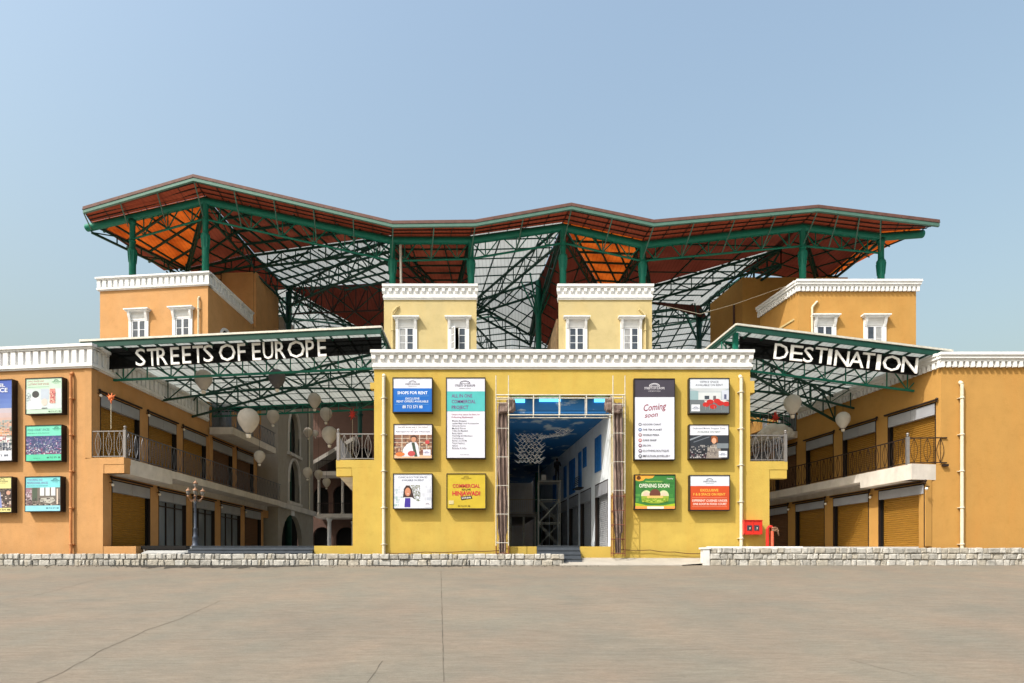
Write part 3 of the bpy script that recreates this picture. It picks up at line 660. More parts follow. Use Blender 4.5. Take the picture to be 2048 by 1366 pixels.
for (x, z0) in ((15.25, 3.9),): pass
# corridor behind the portal
FRC = frame(5.03, 33.42, math.atan2(-1, -kC)); cC = math.hypot(1, kC)
def tc_(y): return -(y-33.42)*cC
cb = [(tc_(a+2.55), tc_(a)) for a in (33.75, 37.2, 40.3, 43.5, 46.8, 50.0, 53.2)]
cw = [(36.2, 35.0, 10.4, 8.5), (38.95, 38.2, 10.35, 9.2), (40.1, 39.4, 10.3, 8.1), (42.6, 41.1, 10.2, 8.0), (44.3, 43.6, 10.1, 8.0), (48, 47, 10, 8)]
m = MB(FRC); wall_mb(m, tc_(57), 0, 4.3, 11.4, [(a, b, 4.3, 7.83) for a, b in cb]); m.build('corridor_wall', 'corridor_white', CB)
for a, b in cb: shopfront(FRC, a, b, FZ, 7.12, 7.83, 0, 'steel_shutter', CB, near=-1, bar=False)
for (ya, yb, zt, zb) in cw:
    m = MB(FRC); a, b = tc_(ya), tc_(yb); c = (a+b)/2
    for x0, x1 in ((a, c-.02), (c+.02, b)):
        m.box(x0, x1, -.06, -.0, zb, zt)
        for k in range(6): m.box(x0+.05, x1-.05, -.075, -.058, zb+(zt-zb)*(k+.15)/6, zb+(zt-zb)*(k+.75)/6)
    m.build('window_shutter', 'blue_shutter', CB)
m = MB(FRC); 
for k in range(5): m.box(tc_(39.9), tc_(38.9), -.4+.02*k, -.36+.02*k, 8.2+.12*k, 8.24+.12*k)
m.box(tc_(39.9), tc_(38.9), -.45, 0, 8.0, 8.06); m.build('window_box', 'black_metal', CB)
m = MB(); m.prism(skew(-.5, 33.42, 60, .35), 4.3, 11.4); m.prism([(-3.8, 60), (4, 60), (4, 60.3), (-3.8, 60.3)], 4.3, 11.4); m.build('corridor_wall', 'corridor_white', CB)
m = MB(); m.prism([(-.4, 33.42), (5.3, 33.42), (1.7, 60), (-4, 60)], 11.15, 11.3); m.box(-.14, 5.08, 33.405, 33.44, 11.3, 11.98); m.build('painted_ceiling', 'painted_sky', CB)
m = MB(); m.prism([(-2.5, 50), (1.9, 50), (1, 60), (-3.9, 60)], 7.2, 7.45); b = m.build('gallery', 'grey_plaster', CB); railing((-2.5, 50.05, 7.45), (1.9, 50.05, 7.45), 1.1, b, m='pale_steel', oval=False)
m = MB()
for x in (-1.6, -.1, .9, 1.8): m = MB(); m.box(x-.07, x+.07, 50.1, 50.25, 4.3, 7.2); m.build('gallery_post', 'pale_steel', CB)
for (px, py, yy) in ((1100, 800, 33.38), (1038, 802, 33.38), (1200, 801, 33.38)):
    p = W(px, py, yy); t = MB(); t.box(p.x-.55 if px == 1100 else p.x-.3, p.x+.55 if px == 1100 else p.x+.3, yy-.06, yy, p.z-.09, p.z+.09)
    tag(t.build('strip_light', 'strip_light'), f'cyan strip light over the portal, {"widest, left of centre" if px == 1100 else "near the left bundle" if px == 1038 else "near the right bundle"}', 'strip light', 'strip lights over the portal')
for i, (x, y) in enumerate(((1.0, 40), (2.6, 43), (-.2, 46), (1.4, 49), (.2, 52))):
    m = MB(); m.lathe([(.09, -.03), (.1, 0)], (x, y, 11.14), 10)
    tag(m.build('ceiling_spot', 'lamp_white'), 'small round white downlight in the painted blue ceiling', 'ceiling light', 'downlights in the painted ceiling')

# ================================================================ STREET ENDS
GB = thing('building', 'taupe building with two pointed-arch windows and an arched doorway deep in the left street', 'building', (-19.4, 54, 4.3))
FG = frame(-19.45, 54, R(90)-math.atan(.0))
def arch_wall(fr, x0, x1, z0, z1, ops, parent, m_, th=.4):
    mb = MB(fr); wall_mb(mb, x0, x1, z0, z1, [(a, b, za, zb) for a, b, za, zb, k in ops], th=th)
    for a, b, za, zb, k in ops:
        c = (a+b)/2; h = (b-a)*.5; hh = h*(1.5 if k == 'gothic' else 1.0)
        L = []
        for i in range(7):
            t = i/6
            if k == 'gothic': x = a + h*(1-math.cos(t*math.pi/2.0)); z = zb-hh + hh*math.sin(t*math.pi/2)**.85
            else: x = c - h*math.cos(t*math.pi/2); z = zb-hh + hh*math.sin(t*math.pi/2)
            L.append((x, z))
        for (p, q) in zip(L, L[1:]):
            mb.xz([p, q, (q[0], zb), (p[0], zb)] if q[1] < zb-1e-3 else [p, q, (p[0], zb)], .002, th-.002)
            mb.xz([(2*c-p[0], p[1]), (2*c-q[0], q[1]), (2*c-q[0], zb), (2*c-p[0], zb)] if q[1] < zb-1e-3 else [(2*c-p[0], p[1]), (2*c-q[0], q[1]), (2*c-p[0], zb)], .002, th-.002)
        if k == 'gothic':
            s = MB(fr); s.box(a-.22, a, -.1, .1, za-.1, zb-hh); s.box(b, b+.22, -.1, .1, za-.1, zb-hh); s.box(a-.35, b+.35, -.2, .1, za-.35, za-.1)
            for p, q in zip(L, L[1:]):
                s.tube((p[0]-.08, -.03, p[1]), (q[0]-.08, -.03, q[1]+.05), .13, 5); s.tube((2*c-p[0]+.08, -.03, p[1]), (2*c-q[0]+.08, -.03, q[1]+.05), .13, 5)
            s.build('window_surround', 'slab_grey', parent)
    return mb.build('street_wall', m_, parent)
arch_wall(FG, 0, 9.6, 8.8, 20, [(2.6, 5.4, 9.2, 12.9, 'gothic'), (2.6, 5.4, 13.5, 17.2, 'gothic')], GB, 'taupe_stucco')
arch_wall(FG, 0, 9.6, 4.3, 8.35, [(.9, 6.3, 4.3, 8.0, 'round')], GB, 'taupe_stucco')
m = MB(FG); m.box(-.15, 9.8, -.25, .4, 8.352, 8.798); m.build('string_course', 'slab_grey', GB)
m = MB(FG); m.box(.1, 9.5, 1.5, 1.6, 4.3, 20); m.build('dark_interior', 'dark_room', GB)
m = MB(); m.box(-22.2, -19.85, 54, 54.3, 4.3, 20); m.build('end_wall', 'taupe_stucco', GB)
m = MB(FG); m.box(3.2, 4.0, -.06, 0, 7.9, 8.34); m.build('keystone', 'white_plaster', GB)
m = MB(FG); m.tube((8.1, -.1, 8.8), (8.1, -.1, 20), .07, 8); m.build('downpipe', 'pipe_cream', GB)
BB = thing('building', 'dark brown building closing the end of the left street, with balconies and a white column', 'building', (-12, 68, 4.3))
FB = frame(-22, 68, 0)
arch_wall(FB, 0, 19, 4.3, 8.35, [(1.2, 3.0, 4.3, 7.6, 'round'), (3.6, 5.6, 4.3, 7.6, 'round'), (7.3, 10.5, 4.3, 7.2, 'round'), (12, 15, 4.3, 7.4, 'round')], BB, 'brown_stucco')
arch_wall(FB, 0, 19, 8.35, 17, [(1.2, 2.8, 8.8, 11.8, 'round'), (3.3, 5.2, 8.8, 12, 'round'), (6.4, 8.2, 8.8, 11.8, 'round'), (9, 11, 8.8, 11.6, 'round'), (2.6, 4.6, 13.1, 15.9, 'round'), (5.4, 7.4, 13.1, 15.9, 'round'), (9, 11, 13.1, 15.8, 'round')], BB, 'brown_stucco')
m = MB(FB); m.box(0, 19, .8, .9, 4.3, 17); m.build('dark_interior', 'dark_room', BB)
for z in (8.8, 13.1):
    m = MB(FB); m.box(2.1, 14, -2.2, 0, z-.4, z); b = m.build('balcony', 'slab_grey', BB); railing((-19.8, 65.85, z), (-8, 65.85, z), 1.1, b, m='frame_brown', oval=False)
m = MB(); m.lathe([(.28, 0), (.3, .15), (.2, .3), (.18, 3.7), (.28, 3.9), (.3, 4.1)], (-18.6, 66.2, 4.3), 14); m.build('column', 'white_plaster', BB)
for cx_, cy_, z_ in ((-19.6, 66.0, 8.8), (-17.2, 66.0, 8.8), (-15.2, 66.0, 8.8), (-16.2, 66.2, 4.3), (-13.6, 66.2, 4.3)):
    m = MB(); m.lathe([(.2, 0), (.22, .1), (.14, .2), (.13, 3.4), (.2, 3.6), (.22, 3.75)], (cx_, cy_, z_), 10); m.build('column', 'slab_grey', BB)
m = MB(); m.xz([(0, 12.6), (6, 16.2), (6, 16.6), (0, 13.0)], -2.4, -.1); m.fr = FB; m.v = [FB @ v for v in m.v]; m.build('stair_flight', 'grey_plaster', BB)
EB = thing('building', 'cream building with a railed gallery at the end of the right street', 'building', (12, 58.5, 4.3))
m = MB(frame(9, 62, 0)); wall_mb(m, -1.5, 11, 4.3, 18.5, [(1, 3, 4.3, 7.5), (4, 6, 4.3, 7.5), (7, 9, 4.3, 7.5), (1, 3, 8.6, 11.5), (4, 6, 8.6, 11.5), (7, 9, 8.6, 11.5), (4.6, 5.6, 13, 16), (7, 8, 13, 16)], th=.4); m.build('front_wall', 'grey_plaster', EB)
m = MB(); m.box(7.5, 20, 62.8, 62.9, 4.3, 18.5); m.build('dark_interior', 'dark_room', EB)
for z in (8.5, 12.9):
    m = MB(); m.box(7.6, 19, 60, 62, z-.4, z); b = m.build('balcony', 'slab_grey', EB); railing((7.6, 60.06, z), (19, 60.06, z), 1.2, b, m='frame_brown', oval=False)
# rear wall far behind, closing the arcade
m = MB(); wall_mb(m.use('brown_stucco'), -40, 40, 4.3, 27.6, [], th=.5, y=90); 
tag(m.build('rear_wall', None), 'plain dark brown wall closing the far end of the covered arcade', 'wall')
# ================================================================ steelwork helpers
def truss(mb, p0, q0, p1, q1, n, rc=.07, rw=.04, fan=False):
    """top chord p0-q0, bottom chord p1-q1, zigzag webs"""
    p0, q0, p1, q1 = map(Vector, (p0, q0, p1, q1))
    mb.tube(p0, q0, rc, 4); mb.tube(p1, q1, rc, 4)
    for i in range(n+1):
        a = p0.lerp(q0, i/n); b = p1.lerp(q1, i/n); mb.tube(a, b, rw, 4)
        if i < n:
            if fan:
                c = p1.lerp(q1, (i+.5)/n); mb.tube(a, c, rw, 4); mb.tube(p0.lerp(q0, (i+1)/n), c, rw, 4); mb.tube(p0.lerp(q0, (i+.5)/n), c, rw, 4)
            elif i % 2: mb.tube(a, p1.lerp(q1, (i+1)/n), rw, 4)
            else: mb.tube(b, p0.lerp(q0, (i+1)/n), rw, 4)
def clip_line(poly, o, d):
    """interval of the line o+t*d inside a convex 2-D polygon"""
    t0, t1 = -1e9, 1e9; n = len(poly); a = sum(poly[i][0]*poly[(i+1)%n][1]-poly[(i+1)%n][0]*poly[i][1] for i in range(n)); sg = 1 if a > 0 else -1
    for i in range(n):
        p, q = poly[i], poly[(i+1) % n]; nx_, ny_ = -(q[1]-p[1])*sg, (q[0]-p[0])*sg
        num = (p[0]-o[0])*nx_+(p[1]-o[1])*ny_; den = d[0]*nx_+d[1]*ny_
        if abs(den) < 1e-9:
            if num > 0: return None
            continue
        t = num/den
        if den > 0: t0 = max(t0, t)
        else: t1 = min(t1, t)
    return (t0, t1) if t1 > t0 + .1 else None
def roof_panel(pts, m_, parent, ang=0, su=1.5, sv=1.9, ru=.05, rv=.06, pm='shaded_green_steel', label=None):
    """one flat field of sheeting with the purlins and rafters under it"""
    pts = [Vector(p) for p in pts]; nrm = Vector((0, 0, 0))
    for i in range(1, len(pts)-1): nrm += (pts[i]-pts[0]).cross(pts[i+1]-pts[0])
    nrm.normalize(); nrm = nrm if nrm.z > 0 else -nrm
    s = MB().use(m_); s.add([p + nrm*.08 for p in pts] , [tuple(range(len(pts)))] if len(pts) == 3 else [(0, 1, 2), (0, 2, 3)] if len(pts) == 4 else [(0, i, i+1) for i in range(1, len(pts)-1)])
    s = s.build('roof_sheet', None, parent, label)
    X = Vector((math.cos(ang), math.sin(ang), 0)); X = (X - nrm*X.dot(nrm)).normalized(); Y = nrm.cross(X)
    o = pts[0]; P = [((p-o).dot(X), (p-o).dot(Y)) for p in pts]; g_ = MB()
    for (k, st, r, off) in ((0, su, ru, .02), (1, sv, rv, -.06)):
        vals = [p[1-k] for p in P]; c = min(vals) + st*.5
        while c < max(vals):
            oo = (0, c) if k == 0 else (c, 0); dd = (1, 0) if k == 0 else (0, 1); t = clip_line(P, oo, dd)
            if t:
                a = o + X*(oo[0]+dd[0]*t[0]) + Y*(oo[1]+dd[1]*t[0]) + nrm*off; b = o + X*(oo[0]+dd[0]*t[1]) + Y*(oo[1]+dd[1]*t[1]) + nrm*off
                g_.tube(a, b, r, 4)
            c += st
    if g_.v: g_.build('purlins', pm, s)
    return s
# ================================================================ GREAT ROOF
GR = thing('steel_roof', 'great folded roof of rust-red, orange and white sheets on teal steel columns', 'roof', (0, 46, 4.3))
T = [W(183, 454, 47.6), W(410, 402, 46), W(783, 481, 46), W(940, 481, 46), W(1125, 455, 46), W(1285, 490, 46), W(1605, 455, 45.4), W(1762, 474, 45.6), W(1845, 468, 46)]
E = [W(165, 413, 44), W(386, 348, 43.4), W(785, 441, 43.4), W(950, 439, 43.4), W(1143, 405, 43.4), W(1308, 439, 43.4), W(1637, 409, 42.9), W(1880, 439, 43.3)]
m = MB()
for a, b in zip(T, T[1:]):
    m.tube(a, b, .27, 12)
for p in T[1:-1]: m.ball(p, .28, 12)
m.tube(T[0]+Vector((0, 0, 0)), T[0]-(T[1]-T[0]).normalized()*.4, .27, 12, r2=.25)
m.build('ring_beam', 'teal_steel', GR)
EF = E[:]; top = MB(); gut = MB(); k_ = Vector((0, 0, 1))
for a, b in zip(EF, EF[1:]):
    for mb_, z0, z1, y0, y1 in ((top, -.20, .0, -.0, .06), (gut, -.42, -.205, .03, .2)):
        vs = [a+Vector((0, y0, z0)), b+Vector((0, y0, z0)), b+Vector((0, y0, z1)), a+Vector((0, y0, z1)), a+Vector((0, y1, z0)), b+Vector((0, y1, z0)), b+Vector((0, y1, z1)), a+Vector((0, y1, z1))]
        mb_.add(vs, [(0,1,2,3),(5,4,7,6),(3,2,6,7),(1,0,4,5),(0,3,7,4),(1,5,6,2)])
top.build('eave_trim', 'trim_brown', GR); gut.build('gutter', 'pale_green_steel', GR)
# overhang between the eave line and the ring beam
E.insert(7, E[6].lerp(E[7], .52)); TT = [T[0], T[1], T[2], T[3], T[4], T[5], T[6], T[7], T[8]]; up = Vector((0, 0, .38))
for i in range(8):
    a, b, c, d = E[i]-up*.3, E[i+1]-up*.3, TT[i+1]+up, TT[i]+up
    s = MB().use('eave_sheet'); n = max(3, int((b-a).length/1.25)); nn = 4
    s.add([a, b, c, d], [(0, 1, 2), (0, 2, 3)]); s = s.build('eave_sheet', None, GR)
    g_ = MB()
    for k in range(n+1): g_.tube(a.lerp(b, k/n)-up*.15, d.lerp(c, k/n)-up*.15, .035, 4)
    for k in range(1, nn): g_.tube(a.lerp(d, k/nn)-up*.25, b.lerp(c, k/nn)-up*.25, .045, 4)
    g_.build('purlins', 'frame_brown', s)
# edge truss with its lower chord, and the struts that carry the overhang
low = [T[0]+Vector((0,0,-.2)), W(408, 438, 46), W(784, 522, 46), W(940, 518, 46), W(1127, 486, 46), W(1284, 522, 46), W(1605, 492, 45.4), W(1760, 506, 45.6)]
m = MB(); nseg = [3, 6, 3, 3, 3, 6, 3]
for i in range(7):
    a, b = low[i], low[i+1]; ta, tb = T[i], T[i+1]; n = nseg[i]
    if i == 0: a = W(265, 478, 47); ta = T[0].lerp(T[1], .36)
    m.tube(a, b, .075, 6)
    for k in range(n):
        c = a.lerp(b, (k+.5)/n)
        for f_ in (0, .5, 1): m.tube(ta.lerp(tb, (k+f_)/n), c, .045, 4)
m.build('edge_truss', 'teal_steel', GR)
m = MB()
for i in range(7):
    n = [3, 5, 2, 2, 2, 4, 3][i]
    for k in range(n + (i == 6)):
        e_ = EF[i].lerp(EF[i+1], k/n*(.52 if i == 6 else 1))-Vector((0, -.15, .4)); tt = k/n; lo = low[i].lerp(low[i+1], tt)
        m.tube(e_, lo, .045, 5)
m.build('strut', 'pale_green_steel', GR)
for i, (px, py, Y, yb) in enumerate(((265, 440, 47.0, 548), (411, 398, 46, 541), (785, 478, 46, 566), (942, 478, 46, 568), (1126, 452, 46, 571), (1285, 487, 46, 569), (1605, 452, 45.4, 556), (1762, 478, 45.6, 560))):
    b = W(px, yb, Y); t_ = W(px, py, Y); H = t_.z-b.z+1.0; m = MB(frame(b.x, Y, 0, b.z-1.0)); r = .235
    cz = 1.0 + (t_.z-b.z)*(.42 if i in (0, 7) else .48)
    m.lathe([(r*.95, 0), (r, cz-.9), (r*1.05, cz-.5), (r*1.28, cz-.02), (r*1.34, cz+.02), (r*1.1, cz+.06), (r*1.3, cz+.1), (r, cz+.16), (r*.86, cz+.3), (r*.84, H-.35), (r*1.1, H-.3), (r*1.1, H)], n=18)
    for k in range(8):
        t = 2*math.pi*k/8; m.tube((r*1.02*math.cos(t), r*1.02*math.sin(t), cz-.85), (r*1.3*math.cos(t), r*1.3*math.sin(t), cz-.05), .035, 4)
    m.lathe([(r*.98, H-1.6), (r*.98, H-1.5)], n=16)
    m.build('column', 'teal_steel', GR)
m = MB(); b = W(802, 567, 45.6); m.tube(b, W(801, 490, 45.6), .09, 8); m.build('vent_pipe', 'pale_steel', GR)
# folded fields of sheeting behind the ring beam
Pn = dict(A=W(372, 538, 53), L=W(328, 543, 53.3), N1=W(508, 508, 53), S=W(470, 600, 58), B=W(576, 577, 58), M=W(782, 566, 56), Rr=W(728, 662, 62), Q=W(790, 690, 62),
     V=W(905, 604, 58), N=W(946, 602, 56), O=W(1078, 560, 54), C=W(1060, 668, 60), X=W(1112, 705, 62), V2=W(1215, 602, 58), K=W(1302, 572, 54), D=W(1400, 612, 60), H=W(1298, 604, 58), G=W(1481, 545, 53), J=W(1640, 566, 54), G2=W(1415, 640, 60),
     K2=W(1562, 497, 49), B2=W(566, 700, 66), **{'R%d' % i: T[i]+up*.8 for i in range(9)})
def fld(names, m_, ang, **kw): return roof_panel([Pn[n] for n in names.split()], m_, GR, R(ang), **kw)
fld('R0 R1 A', 'orange_sheet', 62, su=1.4, sv=1.6, ru=.08, rv=.09); fld('R0 A L', 'terracotta_sheet', 62, su=1.4, ru=.08, rv=.09)
fld('R1 N1 A', 'terracotta_sheet', 62, su=1.4, sv=1.5, ru=.07, rv=.08); fld('R1 R2 N1', 'terracotta_sheet', 62, su=1.4, sv=1.5, ru=.09, rv=.1)
fld('A N1 B S', 'red_sheet', 30); fld('R2 M B N1', 'white_sheet', 55, su=1.1, sv=1.25, ru=.07, rv=.09)
fld('B M Q Rr', 'red_sheet', -50, su=1.5, sv=6)
fld('R2 V M', 'red_sheet', 60); fld('R2 R3 V', 'terracotta_sheet', 0, su=1.35, sv=2.4, ru=.07); fld('R3 N V', 'red_sheet', 30)
fld('R3 R4 O N', 'white_sheet', 12, su=1.3, sv=1.5); fld('N O C', 'white_sheet', 38, su=1.1, sv=1.4)
fld('R4 X C O', 'red_sheet', 10, su=1.4); fld('R4 V2 X', 'red_sheet', 10); fld('R4 R5 V2', 'orange_sheet', 68, su=1.4, sv=1.6, ru=.08, rv=.09)
fld('R5 H V2', 'red_sheet', 40); fld('R5 R6 K2 K', 'red_sheet', 12, su=2.2, sv=3.4)
fld('K K2 G D', 'white_sheet', 14, su=1.2, sv=1.7, ru=.06, rv=.07)
fld('K D H', 'white_sheet', 14, su=1.3, sv=1.7); fld('G K2 R6 J', 'red_sheet', 20, su=1.5); fld('H D G2', 'red_sheet', 0)
fld('R6 R7 J', 'red_sheet', 40, su=1.6); fld('R7 R8 J', 'orange_sheet', 40, su=1.6)
# rear fields
for i in range(6):
    x0, x1 = -30+10*i, -20+10*i; za, zb = (29.6, 28.4) if i % 2 else (28.4, 29.6)
    roof_panel([(x0, 60, za), (x1, 60, zb), (x1, 75, zb-1.2), (x0, 75, za-1.2)], 'white_sheet', GR, 0, su=1.6, sv=1.7, ru=.07, rv=.08)
    roof_panel([(x0, 75, za-1.2), (x1, 75, zb-1.2), (x1, 90, zb-.4), (x0, 90, za-.4)], 'white_sheet' if i != 1 else 'red_sheet', GR, 0, su=1.6, sv=1.7, ru=.07, rv=.08)
# heavy trusses along the folds
def ftr(a, b, dep=1.3, n=None, m_='shaded_green_steel', rc=.1, fan=False, name='roof_truss', drop=(0, 0)):
    a, b = (Pn[a] if isinstance(a, str) else Vector(a)), (Pn[b] if isinstance(b, str) else Vector(b)); n = n or max(3, int((b-a).length/1.5)); mb = MB(); dz = Vector((0, 0, dep))
    truss(mb, a-Vector((0,0,.1)), b-Vector((0,0,.1)), a-dz, b-dz, n, rc, .05, fan); mb.build(name, m_, GR)
for a, b, d in (('R0','A',.7),('R1','A',.9),('R1','N1',1.1),('N1','B',1.5),('R2','N1',1.1),('R2','B',1.6),('A','N1',.9),('B','Rr',.6),('R2','V',.9),('R3','V',.9),('R3','N',1.0),
                ('R4','N',1.3),('N','O',1.2),('N','C',1.0),('R4','C',1.2),('R4','V2',1.0),('R5','V2',.9),('K','K2',1.2),('D','K2',1.4),('H','D',1.2),('R5','K',1.0),('D','G',.8),('R6','J',.9),('R7','J',.6),('G','K2',1.2),('O','C',.9)):
    ftr(a, b, d)
ftr('B', 'M', 2.3, 9, 'frame_brown', .07)
for i, (xa, ya, xb, yb, z) in enumerate(((-22, 60, -10, 64, 28), (-10, 64, -2, 60, 28), (-2, 60, 6, 66, 28), (6, 66, 20, 60, 28), (-24, 70, -6, 72, 27.4), (-6, 72, 16, 70, 27.4), (-22, 60, -15, 84, 27.4), (-12, 60, -18, 84, 27.4), (-4, 62, 2, 82, 27), (8, 62, 14, 82, 27), (14, 62, 9, 82, 27), (-24, 80, 18, 80, 27.2))):
    ftr((xa, ya, z), (xb, yb, z), 1.5)
for px, Y, yt in ((577, 58, 585), (1398, 60, 620), (1077, 54, 562), (370, 53, 545), (1340, 75, 690), (720, 75, 690)):
    p = W(px, yt, Y); m = MB(frame(p.x, Y)); m.lathe([(.3, FZ), (.26, p.z*.5), (.24, p.z)], n=12); m.lathe([(.38, p.z*.72), (.38, p.z*.72+.15)], n=12)
    for k in range(6):
        t = 2*math.pi*k/6; m.tube((0, 0, p.z-3.2), (1.5*math.cos(t), 1.5*math.sin(t), p.z+.1), .07, 5)
    m.build('rear_column', 'teal_steel' if px == 1077 else 'shaded_green_steel', GR)

# ================================================================ STREET CANOPIES
def street_canopy(name, label, A, B, C, D, nraf, parent_loc, truss_y, left):
    """A-B front edge (left to right), D-C rear edge"""
    t = thing('street_canopy', label, 'canopy', parent_loc)
    A, B, C, D = map(Vector, (A, B, C, D)); s = MB().use('canopy_sheet'); s.add([A, B, C, D], [(0, 1, 2, 3)]); s.build('roof_sheet', None, t)
    z = Vector((0, 0, 1)); f_ = MB()
    for (a, b) in ((A, B), (B, C), (C, D), (D, A)):
        d = (b-a); nrm = Vector((-d.y, d.x, 0)).normalized()*.06
        f_.add([a-z*.28-nrm*0, b-z*.28, b+z*.0, a+z*.0, a-z*.28+nrm, b-z*.28+nrm, b+nrm, a+nrm], [(0,1,2,3),(5,4,7,6),(3,2,6,7),(1,0,4,5)])
    f_.build('edge_beam', 'shaded_green_steel', t)
    f_ = MB()
    for (a, b) in ((A, B), (B, C), (D, A)): f_.tube(a+z*.06, b+z*.06, .07, 4)
    f_.build('edge_flashing', 'pale_steel', t)
    r = MB()
    for i in range(nraf+1):
        a = A.lerp(B, i/nraf); b = D.lerp(C, i/nraf); r.tube(a-z*.1, b-z*.1, .06, 4)
    n = 9
    for i in range(1, n): a = A.lerp(D, i/n); b = B.lerp(C, i/n); r.tube(a-z*.04, b-z*.04, .025, 4)
    r.build('rafters', 'shaded_green_steel', t)
    return t, A, B, C, D
CA = street_canopy('left', 'green steel canopy with white sheets over the left street, behind the STREETS OF EUROPE banner', W(160, 684, 33.1), W(762, 656, 33.0), W(824, 800, 47) , W(402, 819, 47), 17, (-14, 40, 14), (), True)
CC = street_canopy('right', 'green steel canopy with white sheets over the right street, behind the DESTINATION banner', W(1473, 651, 33.0), W(1905, 704, 33.1), W(1600, 838, 46.5), W(1290, 800, 46.5), 12, (15, 40, 14), (), False)
def cross(can, f, dep, bow=0., n=11, l0=0., l1=1., rc=.075, m_='shaded_green_steel'):
    t, A, B, C, D = can; a = A.lerp(D, f); b = B.lerp(C, f); p, q = a.lerp(b, l0), a.lerp(b, l1); z = Vector((0, 0, 1)); mb = MB()
    top_ = [p.lerp(q, i/n)-z*.22 for i in range(n+1)]; bot = [p.lerp(q, i/n)-z*(dep-bow*math.sin(math.pi*i/n)) for i in range(n+1)]
    mb.path(top_, rc*.8, 4); mb.path(bot, rc, 4)
    for i in range(n+1):
        mb.tube(top_[i], bot[i], .035, 4)
        if i < n: mb.tube(top_[i+(i % 2)], bot[i+1-(i % 2)], .035, 4)
    mb.build('cross_truss', m_, t)
cross(CA, .12, 1.5, 0, 12, m_='teal_steel'); cross(CA, .45, 1.5, .5, 11); cross(CA, .93, .8, 0, 12, m_='teal_steel')
cross(CC, .12, 1.6, 0, 10, m_='teal_steel'); cross(CC, .45, 1.5, .5, 9); cross(CC, .93, .8, 0, 10, m_='teal_steel')
def diag(can, fa, la, fb, lb, dep0, dep1):
    t, A, B, C, D = can; g1 = lambda f, l: A.lerp(D, f).lerp(B.lerp(C, f), l); a, b = g1(fa, la), g1(fb, lb); z = Vector((0, 0, 1)); mb = MB()
    truss(mb, a-z*.25, b-z*.25, a-z*dep0, b-z*dep1, 9, .08, .045); mb.build('diagonal_truss', 'shaded_green_steel', t)
diag(CA, .75, .0, .2, .98, 1.6, 1.0); diag(CC, .12, .02, .62, 1.0, 1.2, 1.8)
m = MB(); p = W(1471, 668, 33.9); m.box(p.x-.12, p.x+.12, 33.8, 34.05, 14.0, p.z+.35); m.build('post', 'teal_steel', CC[0])

# ================================================================ LETTERED BANNERS
def banner(label, tl, tr_, bl, br, word, spots, hgt, bold, Y):
    t = thing('banner', label, 'banner', W((tl[0]+tr_[0])/2, (bl[1]+br[1])/2, Y)); P = [W(*tl, Y), W(*tr_, Y), W(*br, Y), W(*bl, Y)]
    s = MB().use('black_netting'); s.add([p for p in P], [(3, 2, 1, 0)]); s.build('netting', None, t)
    f_ = MB()
    h = Vector((0, 0, P[0].z-P[3].z)); f_.add([P[0]+Vector((0,-.03,0)), P[1]+Vector((0,-.03,0)), P[1]-h*.27+Vector((0,-.03,0)), P[0]-h*.27+Vector((0,-.03,0)), P[0]+Vector((0,.05,0)), P[1]+Vector((0,.05,0)), P[1]-h*.27+Vector((0,.05,0)), P[0]-h*.27+Vector((0,.05,0))],
           [(3,2,1,0),(4,5,6,7),(0,1,5,4),(7,6,2,3)]); f_.tube(P[3], P[2], .04, 4); f_.tube(P[0], P[3], .04, 4); f_.tube(P[1], P[2], .04, 4)
    f_.build('border', 'black_metal', t)
    sx = [s_[0] for s_ in spots]; tilt = math.atan2(-(spots[-1][1]-spots[0][1]), (spots[-1][0]-spots[0][0]))
    for ch, (px, py, wpx) in zip(word, spots):
        me, wd = text_mesh(ch, bold=.0, extrude=.02); p = W(px, py, Y-.78)
        wx = wpx*(Y-.78)/FP; hh = hgt*(Y-.78)/FP; zs = [v.co.y for v in me.vertices]; z0, z1 = min(zs), max(zs)
        mt = Matrix.Translation(p) @ Matrix.Rotation(-tilt, 4, 'Y') @ Matrix.Rotation(R(90), 4, 'X') @ Matrix.Diagonal((wx/wd, hh/(z1-z0), 1, 1)) @ Matrix.Translation((0, -(z0+z1)/2, 0))
        l = MB(); l.merge(me, mt); l.build('letter', 'letter_white', t, label='white letter ' + ch)
    for px, py, wpx in spots: b_ = MB(); q = W(px, py, Y); b_.tube((q.x, Y-.78, q.z), (q.x, Y, q.z), .015, 4); b_.build('letter_bracket', 'black_metal', t)
    return t
s1 = .29297
sp = [(345,255,66),(425,255,64),(493,248,72),(580,245,58),(660,238,58),(738,235,70),(808,228,66),(937,222,112),(1035,220,52),(1137,216,58),(1216,209,70),(1300,205,70),(1408,200,116),(1502,196,56),(1583,190,58)]
banner('wide black netting banner with white letters STREETS OF EUROPE over the left street', (200, 695), (762, 667), (200, 739), (762, 705), 'STREETSOFEUROPE',
       [(180+x*s1, 640+y*s1, w_*s1) for x, y, w_ in sp], 34.5, 0, 34.2)
s2 = .22461
sp = [(545,283,125),(682,296,112),(788,310,84),(900,316,105),(978,328,34),(1085,343,128),(1215,353,135),(1322,362,108),(1412,376,36),(1530,386,162),(1690,402,140)]
banner('black netting banner with white letters DESTINATION over the right street', (1480, 672), (1876, 715), (1480, 712), (1832, 750), 'DESTINATION',
       [(1440+x*s2, 640+y*s2, w_*s2) for x, y, w_ in sp], 31, 0, 34.2)

